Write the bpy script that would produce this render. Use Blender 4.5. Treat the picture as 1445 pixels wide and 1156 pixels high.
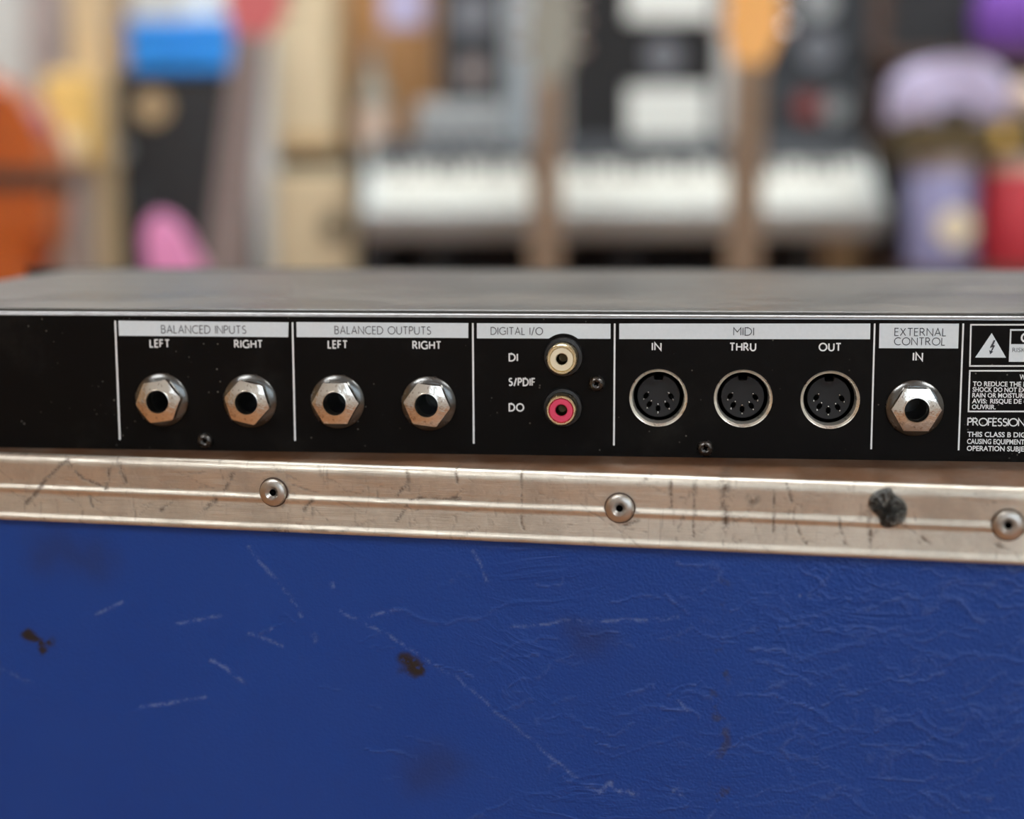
import bpy, bmesh, math, random
from mathutils import Vector, Matrix
random.seed(7)
for o in list(bpy.data.objects): bpy.data.objects.remove(o)
S = bpy.context.scene
C = S.collection

# ------------------------------------------------------------------ camera
FPX, CX, CY, HOR = 2300.0, 722.5, 578.0, 241.0
PITCH = math.atan((CY - HOR) / FPX)
ROLL = -0.0048
CASE_H = 0.75                      # case top above the shop floor
UNIT_H = 0.0435                    # one rack unit
YAW = math.radians(6.3)            # the unit's right end is nearer
CAM_R = Matrix.Rotation(math.pi/2 - PITCH, 3, 'X') @ Matrix.Rotation(ROLL, 3, 'Z')
def ray(u, v): return CAM_R @ Vector(((u - CX)/FPX, -(v - CY)/FPX, -1.0))
EX = Vector((math.cos(YAW), -math.sin(YAW), 0)); EY = Vector((math.sin(YAW), math.cos(YAW), 0))
_a, _b = ray(722, 443.5), ray(722, 644.3)
# panel distance: the two rays must meet the upright panel 43.5 mm apart
_t = UNIT_H / (_a.z/_a.dot(EY) - _b.z/_b.dot(EY))
CAMZ = CASE_H - _b.z/_b.dot(EY)*_t
CAM = Vector((0, 0, CAMZ))
UNIT_O = CAM + _b * (_t/_b.dot(EY))
cam_d = bpy.data.cameras.new('camera'); cam = bpy.data.objects.new('camera', cam_d); C.objects.link(cam)
cam.matrix_world = Matrix.Translation(CAM) @ CAM_R.to_4x4()
cam_d.sensor_width = 36; cam_d.lens = 36*FPX/1445; cam_d.clip_start = 0.01
cam_d.dof.use_dof = True
cam_d.dof.focus_distance = 0.482
cam_d.dof.aperture_fstop = 4.3
S.camera = cam

# ------------------------------------------------------------------ world, lights, exposure
S.view_settings.view_transform = 'Standard'; S.view_settings.look = 'None'
S.view_settings.gamma = 1; S.view_settings.use_curve_mapping = False
S.view_settings.exposure = 0.0
w = bpy.data.worlds.new('world'); S.world = w; w.use_nodes = True
w.node_tree.nodes['Background'].inputs[0].default_value = (0.75, 0.88, 1.0, 1)
w.node_tree.nodes['Background'].inputs[1].default_value = 3.0
LAMP_STRENGTH = 34.0
LAMP_COLOR = (0.95, 0.98, 1.0, 1)

# ------------------------------------------------------------------ helpers
def to_plane(u, v, p0, n):
    d = ray(u, v); return CAM + d * ((p0 - CAM).dot(n) / d.dot(n))
def W(u, v, Y):
    d = ray(u, v); return CAM + d * (Y / d.y)
def PL(u, v, depth=0.0):                # pixel -> unit local (x, z) on the panel
    q = to_plane(u, v, UNIT_O, EY) - UNIT_O
    return (q.dot(EX), q.z)

def link(o, parent=None):
    C.objects.link(o)
    if parent: o.parent = parent
    return o
def tag(o, label=None, cat=None, group=None, kind=None):
    if label: o['label'] = label
    if cat: o['category'] = cat
    if group: o['group'] = group
    if kind: o['kind'] = kind
    return o
def empty(name, loc=(0,0,0), rz=0, parent=None, rot=None):
    o = bpy.data.objects.new(name, None); o.empty_display_size = 0.02
    o.location = loc; o.rotation_euler = rot if rot else (0, 0, rz)
    return link(o, parent)
def obj(name, bm, m, parent=None, smooth=False, loc=None, rot=None):
    me = bpy.data.meshes.new(name)
    bmesh.ops.recalc_face_normals(bm, faces=bm.faces)
    bm.to_mesh(me); bm.free()
    if smooth:
        for p in me.polygons: p.use_smooth = True
        try: me.set_sharp_from_angle(angle=math.radians(35))
        except Exception: pass
    for x in (m if isinstance(m, (list, tuple)) else [m]): me.materials.append(x)
    o = bpy.data.objects.new(name, me)
    if loc is not None: o.location = loc
    if rot is not None: o.rotation_euler = rot
    return link(o, parent)
def copy_tree(o, parent=None):
    c = o.copy(); C.objects.link(c); c.parent = parent
    for ch in [x for x in o.children]: copy_tree(ch, c)
    return c
def box(x0, x1, y0, y1, z0, z1, bev=0, seg=2, bm=None):
    b = bm or bmesh.new()
    vs = [b.verts.new((x, y, z)) for z in (z0, z1) for y in (y0, y1) for x in (x0, x1)]
    fs = [(0,1,3,2),(4,6,7,5),(0,4,5,1),(2,3,7,6),(0,2,6,4),(1,5,7,3)]
    ff = [b.faces.new([vs[i] for i in f]) for f in fs]
    if bev:
        es = list({e for f in ff for e in f.edges})
        bmesh.ops.bevel(b, geom=es, offset=bev, segments=seg, profile=0.5, affect='EDGES')
    return b
def lathe(prof, n=32, bm=None, c=(0,0,0), axis='Y', cap0=False, cap1=False):
    """prof: (r, h); axis Y: h runs along local y (towards the viewer is negative)."""
    b = bm or bmesh.new(); rings = []
    for r, h in prof:
        ring = []
        for i in range(n):
            a = 2*math.pi*i/n
            if axis == 'Y': p = (c[0]+r*math.cos(a), c[1]+h, c[2]+r*math.sin(a))
            else: p = (c[0]+r*math.cos(a), c[1]+r*math.sin(a), c[2]+h)
            ring.append(b.verts.new(p))
        rings.append(ring)
    for A, B in zip(rings, rings[1:]):
        for i in range(n): b.faces.new((A[i], A[(i+1)%n], B[(i+1)%n], B[i]))
    if cap0: b.faces.new(rings[0])
    if cap1: b.faces.new(rings[-1])
    return b
def prism(pts, y0, y1, bev=0, seg=2, bm=None):
    """outline (x, z) extruded from y0 to y1"""
    b = bm or bmesh.new()
    A = [b.verts.new((x, y0, z)) for x, z in pts]; B = [b.verts.new((x, y1, z)) for x, z in pts]
    n = len(pts); fa = b.faces.new(A); fb = b.faces.new(B[::-1])
    for i in range(n): b.faces.new((A[i], A[(i+1)%n], B[(i+1)%n], B[i]))
    if bev:
        es = list(set(fa.edges) | set(fb.edges))
        bmesh.ops.bevel(b, geom=es, offset=bev, segments=seg, profile=0.5, affect='EDGES')
    return b
def tube(p, q, r, n=10, bm=None, r2=None):
    b = bm or bmesh.new(); p = Vector(p); q = Vector(q); d = (q-p).normalized()
    s = d.orthogonal().normalized(); t = d.cross(s); r2 = r if r2 is None else r2
    A = [b.verts.new(p + (s*math.cos(2*math.pi*i/n)+t*math.sin(2*math.pi*i/n))*r) for i in range(n)]
    B = [b.verts.new(q + (s*math.cos(2*math.pi*i/n)+t*math.sin(2*math.pi*i/n))*r2) for i in range(n)]
    for i in range(n): b.faces.new((A[i], A[(i+1)%n], B[(i+1)%n], B[i]))
    b.faces.new(A); b.faces.new(B[::-1]); return b
def ball(c, rx, ry, rz, seg=20, rings=12, bm=None):
    b = bm or bmesh.new()
    r = bmesh.ops.create_uvsphere(b, u_segments=seg, v_segments=rings, radius=1)
    for v in r['verts']: v.co = Vector((c[0]+v.co.x*rx, c[1]+v.co.y*ry, c[2]+v.co.z*rz))
    return b
def smooth_loop(pts, n=6):
    """closed Catmull-Rom through pts"""
    out = []; k = len(pts)
    for i in range(k):
        p0, p1, p2, p3 = [Vector(pts[(i+j-1) % k]) for j in range(4)]
        for s in range(n):
            t = s/n
            out.append(tuple(0.5*((2*p1)+(p2-p0)*t+(2*p0-5*p1+4*p2-p3)*t*t+(3*p1-p0-3*p2+p3)*t**3)))
    return out

# ------------------------------------------------------------------ materials
class NT:
    def __init__(s, name):
        s.m = bpy.data.materials.new(name); s.m.use_nodes = True
        s.t = s.m.node_tree; s.b = s.t.nodes['Principled BSDF']; s.L = s.t.links.new
    def n(s, typ, **kw):
        x = s.t.nodes.new(typ)
        for k, v in kw.items(): setattr(x, k, v)
        return x
    def put(s, node, i, v):
        if hasattr(v, 'is_output') or isinstance(v, bpy.types.NodeSocket): s.L(v, node.inputs[i])
        else: node.inputs[i].default_value = v
    def math(s, op, a, b=0.0, clamp=False):
        x = s.n('ShaderNodeMath', operation=op, use_clamp=clamp); s.put(x, 0, a); s.put(x, 1, b); return x.outputs[0]
    def vec(s, op, a, b=None, out=0):
        x = s.n('ShaderNodeVectorMath', operation=op); s.put(x, 0, a)
        if b is not None: s.put(x, 3 if op == 'SCALE' else 1, b)
        return x.outputs['Value'] if op in ('DOT_PRODUCT','LENGTH','DISTANCE') else x.outputs[0]
    def obj(s): return s.n('ShaderNodeTexCoord').outputs['Object']
    def map(s, co, scale=(1,1,1), rot=(0,0,0), loc=(0,0,0)):
        x = s.n('ShaderNodeMapping'); s.L(co, x.inputs[0]); x.inputs['Scale'].default_value = scale
        x.inputs['Rotation'].default_value = rot; x.inputs['Location'].default_value = loc; return x.outputs[0]
    def noise(s, co, scale, detail=4, rough=0.55, dist=0.0, out='Fac'):
        x = s.n('ShaderNodeTexNoise'); s.L(co, x.inputs['Vector']); x.inputs['Scale'].default_value = scale
        x.inputs['Detail'].default_value = detail; x.inputs['Roughness'].default_value = rough
        x.inputs['Distortion'].default_value = dist; return x.outputs[out]
    def voro(s, co, scale, feature='F1', out='Distance', rnd=1.0):
        x = s.n('ShaderNodeTexVoronoi', feature=feature); s.L(co, x.inputs['Vector']); x.inputs['Scale'].default_value = scale
        x.inputs['Randomness'].default_value = rnd
        return x.outputs[out]
    def ramp(s, f, a, b, lo=0.0, hi=1.0, smooth=True):
        x = s.n('ShaderNodeMapRange', interpolation_type='SMOOTHSTEP' if smooth else 'LINEAR'); s.put(x, 0, f)
        for i, v in zip((1,2,3,4), (a, b, lo, hi)): x.inputs[i].default_value = v
        return x.outputs[0]
    def mix(s, f, a, b):
        x = s.n('ShaderNodeMix', data_type='RGBA'); s.put(x, 0, f)
        for i, v in ((6, a), (7, b)):
            if isinstance(v, tuple): v = (v+(1,))[:4]
            s.put(x, i, v)
        return x.outputs[2]
    def bump(s, h, strength=0.3, dist=0.001, nrm=None):
        x = s.n('ShaderNodeBump'); s.L(h, x.inputs['Height']); x.inputs['Strength'].default_value = strength
        x.inputs['Distance'].default_value = dist
        if nrm is not None: s.L(nrm, x.inputs['Normal'])
        return x.outputs[0]
    def seg(s, co, a, b, w, soft=0.5):
        """soft line mask between two points of the coordinate space"""
        A = Vector(a); B = Vector(b); ba = B-A
        pa = s.vec('SUBTRACT', co, tuple(A))
        h = s.math('DIVIDE', s.vec('DOT_PRODUCT', pa, tuple(ba)), max(ba.dot(ba), 1e-12), True)
        sc = s.n('ShaderNodeVectorMath', operation='SCALE'); sc.inputs[0].default_value = tuple(ba); s.L(h, sc.inputs[3])
        d = s.vec('LENGTH', s.vec('SUBTRACT', pa, sc.outputs[0]))
        return s.ramp(d, w*soft, w, 1.0, 0.0)
    def mx(s, items):
        r = items[0]
        for i in items[1:]: r = s.math('MAXIMUM', r, i)
        return r
    def set(s, **kw):
        al = dict(col='Base Color', rough='Roughness', metal='Metallic', nrm='Normal', spec='Specular IOR Level', coat='Coat Weight',
                  ecol='Emission Color', estr='Emission Strength', coatr='Coat Roughness', aniso='Anisotropic', trans='Transmission Weight', sheen='Sheen Weight')
        for k, v in kw.items():
            i = s.b.inputs[al[k]]
            if isinstance(v, tuple) and len(v) == 3: v = v+(1,)
            if isinstance(v, bpy.types.NodeSocket): s.L(v, i)
            else: i.default_value = v
        return s.m
def pbr(name, col, rough=0.5, metal=0.0, var=0.12, scale=20, bump=0.0, spec=0.5, coat=0.0):
    t = NT(name); co = t.obj(); f = t.noise(co, scale, 5)
    lo = tuple(c*(1-var) for c in col); hi = tuple(min(1, c*(1+var)) for c in col)
    t.set(col=t.mix(f, lo, hi), rough=t.ramp(f, 0.2, 0.8, max(0, rough-0.06), min(1, rough+0.06)), metal=metal, spec=spec, coat=coat)
    if bump: t.set(nrm=t.bump(t.noise(co, scale*6, 3), bump, 0.001))
    return t.m
def wood(name, a, b, scale=8, rough=0.45, axis='Z', coat=0.0):
    t = NT(name); co = t.obj(); st = {'X': (0.12, 1, 1), 'Y': (1, 0.12, 1), 'Z': (1, 1, 0.12)}[axis]
    f = t.noise(t.map(co, st), scale, 6, 0.6, 1.5)
    t.set(col=t.mix(t.ramp(f, 0.3, 0.7), a, b), rough=rough, coat=coat); return t.m

M = {}
def m_panel():
    t = NT('black_painted_steel'); co = t.obj()
    sp = t.ramp(t.voro(co, 380, 'F1'), 0.05, 0.13, 1.0, 0.0)
    keep = t.ramp(t.noise(co, 60, 3), 0.50, 0.62)
    sp = t.math('MULTIPLY', sp, keep)
    du = t.ramp(t.noise(co, 35, 6, 0.7), 0.5, 0.8, 0.0, 0.03)
    f = t.math('MAXIMUM', t.math('MULTIPLY', sp, 0.55), du)
    t.set(col=t.mix(f, (0.0032, 0.0026, 0.0023), (0.30, 0.28, 0.24)), rough=t.ramp(f, 0, 0.3, 0.45, 0.8), spec=0.10,
          nrm=t.bump(t.noise(co, 2600, 2), 0.12, 0.0002))
    return t.m
M['panel'] = m_panel()
def m_top():
    t = NT('dusty_black_steel_top'); co = t.obj()
    f = t.noise(t.map(co, (1, 2.2, 1)), 14, 6, 0.65, 0.8)
    sp = t.math('MULTIPLY', t.ramp(t.voro(co, 330), 0.06, 0.14, 1, 0), t.ramp(t.noise(co, 25, 3), 0.55, 0.68))
    d = t.math('MAXIMUM', t.ramp(f, 0.35, 0.75, 0.05, 0.27), t.math('MULTIPLY', sp, 0.7))
    t.set(col=t.mix(d, (0.012, 0.012, 0.012), (0.36, 0.31, 0.24)), rough=t.ramp(f, 0.3, 0.8, 0.30, 0.5), spec=0.6,
          nrm=t.bump(t.noise(co, 1500, 2), 0.08, 0.0002))
    return t.m
M['top'] = m_top()
def m_edge():
    t = NT('edge_highlight'); co = t.obj(); f = t.noise(co, 300, 4)
    t.set(col=t.mix(f, (0.22, 0.22, 0.22), (0.40, 0.40, 0.40)), rough=0.28, metal=0.5); return t.m  # bright line along the fold put into the colour as a highlight
M['edge'] = m_edge()
def m_ink(name, a, b):
    t = NT(name); co = t.obj(); f = t.noise(co, 900, 3); t.set(col=t.mix(f, a, b), rough=0.55, spec=0.3); return t.m
M['ink'] = m_ink('white_screen_print', (0.66, 0.73, 0.76), (0.76, 0.82, 0.85))
M['ink_text'] = m_ink('white_lettering_print', (0.78, 0.80, 0.80), (0.86, 0.88, 0.88))
M['ink_dark'] = m_ink('dark_lettering_print', (0.03, 0.035, 0.045), (0.06, 0.07, 0.085))
def m_nut():
    t = NT('scuffed_nickel_nut'); co = t.obj(); f = t.noise(co, 900, 5, 0.7); g = t.ramp(t.voro(co, 1500), 0.02, 0.3)
    pit = t.ramp(t.noise(co, 1100, 4, 0.7), 0.56, 0.68)
    t.set(col=t.mix(pit, (0.80, 0.76, 0.70), (0.35, 0.30, 0.25)), metal=1.0, rough=t.ramp(f, 0.3, 0.7, 0.08, 0.20),
          nrm=t.bump(t.noise(co, 420, 4), 0.35, 0.0004))
    return t.m
M['nut'] = m_nut()
M['washer'] = pbr('dull_zinc_washer', (0.15, 0.15, 0.145), 0.24, 1.0, 0.35, 300)
M['barrel'] = pbr('dark_socket_bore', (0.02, 0.02, 0.018), 0.35, 0.0, 0.2, 300)
M['black_plastic'] = pbr('black_plastic', (0.010, 0.010, 0.010), 0.38, 0, 0.2, 200)
M['grey_plastic'] = pbr('charcoal_plastic_insert', (0.016, 0.016, 0.017), 0.5, 0, 0.2, 400, spec=0.3)
M['gold'] = pbr('pale_gold_plating', (0.82, 0.68, 0.42), 0.28, 1.0, 0.1, 400)
M['ivory'] = pbr('ivory_plastic', (0.80, 0.72, 0.52), 0.4, 0, 0.06, 300)
M['pink_plastic'] = pbr('hot_pink_plastic', (0.72, 0.055, 0.13), 0.4, 0, 0.08, 300)
M['bronze'] = pbr('dark_brass_contact', (0.10, 0.075, 0.04), 0.4, 1.0, 0.2, 400)
M['steel'] = pbr('bright_steel', (0.85, 0.80, 0.72), 0.22, 1.0, 0.12, 300)
M['ring'] = pbr('plated_socket_ring', (0.95, 0.91, 0.82), 0.30, 0.85, 0.10, 300)
M['pin'] = pbr('tinned_contact', (0.85, 0.85, 0.82), 0.25, 1.0, 0.05, 300)
M['screw'] = pbr('black_zinc_screw', (0.09, 0.085, 0.08), 0.28, 0.9, 0.2, 500)
M['void'] = pbr('hole_shade_black', (0.0015, 0.0015, 0.0015), 0.9, 0, 0.1, 100, spec=0.0)  # dead black painting the shade inside holes and recesses

# ------------------------------------------------------------------ stroke lettering (flat print)
def arc(cx, cy, rx, ry, a0, a1, n=14):
    return [(cx+rx*math.cos(math.radians(a0+(a1-a0)*i/n)), cy+ry*math.sin(math.radians(a0+(a1-a0)*i/n))) for i in range(n+1)]
GL = {
 'A': (.74, [[(0,0),(.37,1),(.74,0)], [(.13,.34),(.61,.34)]]),
 'B': (.54, [[(0,.54),(.26,.54)]+arc(.26,.77,.22,.23,-90,90)[1:]+[(0,1),(0,0),(.27,0)]+arc(.27,.27,.27,.27,-90,90)]),
 'C': (.80, [arc(.5,.5,.5,.5,52,308,24)]),
 'D': (.76, [[(0,0),(0,1),(.26,1)]+arc(.26,.5,.5,.5,90,-90,18)+[(0,0)]]),
 'E': (.46, [[(.46,1),(0,1),(0,0),(.46,0)], [(0,.52),(.42,.52)]]),
 'F': (.44, [[(.44,1),(0,1),(0,0)], [(0,.52),(.40,.52)]]),
 'G': (.90, [arc(.5,.5,.5,.5,50,318,24)+[(.88,.14),(.88,.47),(.62,.47)]]),
 'H': (.70, [[(0,0),(0,1)], [(.70,0),(.70,1)], [(0,.52),(.70,.52)]]),
 'I': (.02, [[(.01,0),(.01,1)]]),
 'J': (.22, [[(.22,1),(.22,.05)]+arc(.05,.0,.17,.18,0,-80,6)]),
 'K': (.60, [[(0,0),(0,1)], [(.56,1),(.02,.5),(.60,0)]]),
 'L': (.42, [[(0,1),(0,0),(.42,0)]]),
 'M': (.84, [[(0,0),(0,1),(.42,.42),(.84,1),(.84,0)]]),
 'N': (.74, [[(0,0),(0,1),(.74,0),(.74,1)]]),
 'O': (1.0, [arc(.5,.5,.5,.5,90,450,28)]),
 'P': (.50, [[(0,0),(0,1),(.24,1)]+arc(.24,.74,.26,.26,90,-90)+[(0,.48)]]),
 'Q': (1.0, [arc(.5,.5,.5,.5,90,450,28), [(.55,.1),(1.0,-.14)]]),
 'R': (.62, [[(0,0),(0,1),(.24,1)]+arc(.24,.75,.25,.25,90,-90)+[(0,.5)], [(.24,.5),(.62,0)]]),
 'S': (.50, [arc(.26,.75,.22,.25,40,225,12)+[(.25,.53)]+arc(.24,.26,.25,.26,60,-145,14)]),
 'T': (.64, [[(0,1),(.64,1)], [(.32,1),(.32,0)]]),
 'U': (.68, [[(0,1),(0,.34)]+arc(.34,.34,.34,.34,180,360,16)+[(.68,1)]]),
 'V': (.70, [[(0,1),(.35,0),(.70,1)]]),
 'W': (1.04, [[(0,1),(.27,0),(.52,.86),(.77,0),(1.04,1)]]),
 'X': (.66, [[(0,0),(.64,1)], [(.02,1),(.66,0)]]),
 'Y': (.64, [[(0,1),(.32,.5),(.64,1)], [(.32,.5),(.32,0)]]),
 '/': (.36, [[(0,-.08),(.36,1.05)]]), '.': (.04, [[(.02,0),(.02,.1)]]), ' ': (.28, []),
}
def ribbon(bm, pts, wx, y):
    P = [Vector(p) for p in pts]; n = len(P); closed = n > 3 and (P[0]-P[-1]).length < 1e-6
    Ls, Rs = [], []
    for i in range(n):
        a = P[i-1] if i > 0 else (P[n-2] if closed else None)
        b = P[i+1] if i < n-1 else (P[1] if closed else None)
        d1 = (P[i]-a).normalized() if a is not None else None
        d2 = (b-P[i]).normalized() if b is not None else None
        if d1 is None: d1 = d2
        if d2 is None: d2 = d1
        t = (d1+d2)
        t = d1 if t.length < 1e-4 else t.normalized()
        nn = Vector((-t.y, t.x)); k = 1/max(0.42, nn.dot(Vector((-d1.y, d1.x))))
        q = P[i]
        if not closed and i == 0: q = q - d2*wx*0.0
        Ls.append(bm.verts.new((q.x+nn.x*wx*k, y, q.y+nn.y*wx*k))); Rs.append(bm.verts.new((q.x-nn.x*wx*k, y, q.y-nn.y*wx*k)))
    for i in range(n-1): bm.faces.new((Ls[i], Ls[i+1], Rs[i+1], Rs[i]))
def text_len(s, sp):
    return sum(GL[c][0] for c in s) + sp*(len(s)-1)
def stroke_text(s, p0, p1, weight, mat, parent, y=-0.00012, sp=.20):
    """p0 = (u, v) of the lower left, p1 = (u, v) of the upper right corner of the word on the panel"""
    x0, za = PL(p0[0], p0[1]); x1, zb = PL(p1[0], p1[1]); h = PL(p0[0], p1[1])[1] - za
    slope = (PL(p1[0], p0[1])[1] - za)
    k = (x1-x0)/text_len(s, sp); bm = bmesh.new(); x = 0
    for c in s:
        wd, strokes = GL[c]
        for st in strokes: ribbon(bm, [(x0+(x+px)*k, za+pz*h) for px, pz in st], weight/2, y)
        x += wd+sp
    return obj('printed_lettering', bm, mat, parent)
_dg = lambda: bpy.context.evaluated_depsgraph_get()
def font_text(s, prefix, p0, u1, vtop, mat, parent, bold=0.0, y=-0.00012):
    """built-in font; the prefix is fitted to run from p0 to u1, the rest follows at the same size"""
    def mk(t):
        cu = bpy.data.curves.new('lettering', 'FONT'); cu.body = t; cu.size = 1.0; cu.offset = bold; cu.resolution_u = 3
        o = bpy.data.objects.new('lettering', cu); C.objects.link(o); bpy.context.view_layer.update()
        me = bpy.data.meshes.new_from_object(o.evaluated_get(_dg())); bpy.data.objects.remove(o); return me
    a = mk(prefix); w0 = max(v.co.x for v in a.vertices) - min(v.co.x for v in a.vertices)
    hm = mk('H'); capz = max(v.co.y for v in hm.vertices); bpy.data.meshes.remove(a); bpy.data.meshes.remove(hm)
    x0, z0 = PL(*p0); x1, _ = PL(u1, p0[1]); h = PL(p0[0], vtop)[1] - z0
    me = mk(s); mn = min(v.co.x for v in me.vertices); kx = (x1-x0)/w0; kz = h/capz
    for v in me.vertices: v.co = Vector((x0+(v.co.x-mn)*kx, y, z0+v.co.y*kz))
    me.materials.append(mat); me.name = 'printed_lettering'
    return link(bpy.data.objects.new('printed_lettering', me), parent)

# ================================================================== the room
ROOM = (-3.4, 3.4, -3.2, 3.95, 0.0, 2.75)
def m_plain(name, a, b, scale, rough, bump=0.1):
    t = NT(name); co = t.obj(); f = t.noise(co, scale, 6, 0.6)
    t.set(col=t.mix(t.ramp(f, 0.3, 0.7), a, b), rough=rough, nrm=t.bump(t.noise(co, scale*30, 3), bump, 0.002)); return t.m
M['wall'] = m_plain('pale_wall_paint', (0.60, 0.62, 0.60), (0.68, 0.69, 0.66), 1.5, 0.8)
M['wall_warm'] = m_plain('warm_wall_paint', (0.50, 0.33, 0.18), (0.58, 0.40, 0.23), 1.5, 0.8)
M['ceil'] = m_plain('ceiling_paint', (0.72, 0.72, 0.70), (0.78, 0.78, 0.76), 2.0, 0.9)
def m_floor():
    t = NT('orange_wood_floor'); co = t.obj()
    br = t.n('ShaderNodeTexBrick'); t.L(co, br.inputs['Vector']); br.inputs['Scale'].default_value = 1.0
    br.inputs['Brick Width'].default_value = 1.2; br.inputs['Row Height'].default_value = 0.14; br.inputs['Mortar Size'].default_value = 0.003
    br.inputs['Color1'].default_value = (0.30, 0.125, 0.042, 1); br.inputs['Color2'].default_value = (0.37, 0.165, 0.06, 1); br.inputs['Mortar'].default_value = (0.1, 0.04, 0.015, 1)
    f = t.noise(t.map(co, (0.15, 1, 1)), 9, 6, 0.6, 1)
    x = t.n('ShaderNodeMix', data_type='RGBA', blend_type='MULTIPLY'); x.inputs[0].default_value = 0.6
    t.L(br.outputs['Color'], x.inputs[6]); t.L(t.mix(f, (0.6,0.55,0.5), (1.2,1.15,1.1)), x.inputs[7])
    t.set(col=x.outputs[2], rough=0.35); return t.m
M['floor'] = m_floor()
X0, X1, Y0, Y1, Z0, Z1 = ROOM
tag(obj('floor', box(X0-.1, X1+.1, Y0-.1, Y1+.1, -0.1, 0), M['floor']), 'orange brown plank floor of the shop', kind='structure')
tag(obj('ceiling', box(X0-.1, X1+.1, Y0-.1, Y1+.1, Z1, Z1+.1), M['ceil']), 'white painted shop ceiling', kind='structure')
tag(obj('wall_back', box(X0-.1, X1+.1, Y1, Y1+.1, 0, Z1), M['wall']), 'pale grey green wall behind the stock', kind='structure')
tag(obj('wall_left', box(X0-.1, X0, Y0, Y1, 0, Z1), M['wall_warm']), 'warm beige side wall of the shop', kind='structure')
tag(obj('wall_right', box(X1, X1+.1, Y0, Y1, 0, Z1), M['wall']), 'pale grey side wall of the shop', kind='structure')
# street wall with a shop window (behind the photographer)
b = bmesh.new()
WX0, WX1, WZ0, WZ1 = -0.6, 2.4, 0.9, 2.3
for a in ((X0-.1, WX0, 0, Z1), (WX1, X1+.1, 0, Z1), (WX0, WX1, 0, WZ0), (WX0, WX1, WZ1, Z1)): box(a[0], a[1], Y0-.1, Y0, a[2], a[3], bm=b)
tag(obj('wall_front', b, M['wall']), 'pale grey street wall around the shop window', kind='structure')
M['frame'] = pbr('white_window_frame', (0.7, 0.7, 0.68), 0.5)
tg = NT('window_glass'); tg.set(col=(1,1,1), rough=0.0, trans=1.0); tg.b.inputs['IOR'].default_value = 1.0; M['glass'] = tg.m
wn = tag(empty('window_1', ((WX0+WX1)/2, Y0-.05, WZ0)), 'white framed shop window in the street wall', kind='structure')
hw, hh = (WX1-WX0)/2, WZ1-WZ0
for a in ((-hw, hw, 0, .06), (-hw, hw, hh-.06, hh), (-hw, -hw+.06, .06, hh-.06), (hw-.06, hw, .06, hh-.06), (-.03, .03, .06, hh-.06)):
    obj('window_frame', box(a[0], a[1], -.03, .03, a[2], a[3]), M['frame'], wn)
for a in ((-hw+.06, -.03), (.03, hw-.06)): obj('window_pane', box(a[0], a[1], -.003, .003, .06, hh-.06), M['glass'], wn)
# ceiling lamps: middle one added for metal highlights, rear pair to brighten the stock
tl = NT('lamp_diffuser'); tl.set(col=(.9,.9,.9), ecol=LAMP_COLOR, estr=LAMP_STRENGTH); M['lamp'] = tl.m
M['lamp_body'] = pbr('lamp_housing', (0.75, 0.75, 0.74), 0.4)
for i, (lx, ly, lb) in enumerate(((-1.6, -1.3, 'nearest the warm wall and the street'), (1.6, -1.3, 'nearest the grey wall and the street'), (0.0, 1.15, 'added over the blue case for highlights'),
                              (-1.25, 2.45, 'added above the orange cello to brighten the stock'), (1.3, 2.45, 'added above the dark shelf rack to brighten the stock'))):
    r = tag(empty('ceiling_lamp', (lx, ly, Z1)), 'long white ceiling lamp ' + lb, 'lamp', 'ceiling lamps')
    obj('lamp_housing', box(-.64, .64, -.17, .17, -.05, 0, .01), M['lamp_body'], r)
    obj('lamp_diffuser', box(-.6, .6, -.14, .14, -.062, -.05), M['lamp'], r)

# ================================================================== the blue case
pa = to_plane(0, 642, Vector((0,0,CASE_H)), Vector((0,0,1))); pb = to_plane(1445, 693, Vector((0,0,CASE_H)), Vector((0,0,1)))
cdir = (pb-pa).normalized(); CYAW = math.atan2(cdir.y, cdir.x)
CN = Vector((-cdir.y, cdir.x, 0)); cmid = (pa+pb)/2; CASE_O = Vector((cmid.x, cmid.y, 0))
print('case yaw', math.degrees(CYAW), 'cam z', CAMZ, 'unit', UNIT_O, 'case', CASE_O)
def CL(u, v, depth=0.0):
    q = to_plane(u, v, CASE_O + CN*depth, CN) - CASE_O
    return (q.dot(cdir), q.z)
CW, CD = 0.46, 0.40                     # half width, depth
VIN = 0.0016                            # vinyl lies behind the trim face
import numpy as np
def marks(P2, groups):
    """soft mask of polylines [(pts, half width, soft)] over the points P2 (n x 2)"""
    out = np.zeros(len(P2))
    for pts, wd, soft in groups:
        for a, b_ in zip(pts, pts[1:]):
            a = np.array(a); b_ = np.array(b_); ba = b_-a
            h = np.clip(((P2-a) @ ba)/max(ba @ ba, 1e-12), 0, 1)
            d = np.linalg.norm(P2-a-h[:, None]*ba, axis=1)
            m_ = np.clip((wd-d)/(wd*(1-soft)+1e-9), 0, 1); out = np.maximum(out, m_*m_*(3-2*m_))
    return out
def value_noise(P2, scale, seed=0):
    r = np.random.RandomState(seed); T = r.rand(64, 64); q = P2*scale; i0 = np.floor(q).astype(int); f = q-i0; f = f*f*(3-2*f)
    g = lambda dx, dy: T[(i0[:, 0]+dx) % 64, (i0[:, 1]+dy) % 64]
    return (g(0,0)*(1-f[:,0])+g(1,0)*f[:,0])*(1-f[:,1]) + (g(0,1)*(1-f[:,0])+g(1,1)*f[:,0])*f[:,1]
def put_attr(me, name, arr):
    a = me.attributes.new(name, 'FLOAT', 'POINT'); a.data.foreach_set('value', np.asarray(arr, dtype=np.float32))
def NTattr(t, name): return t.n('ShaderNodeAttribute', attribute_name=name).outputs['Fac']
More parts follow.
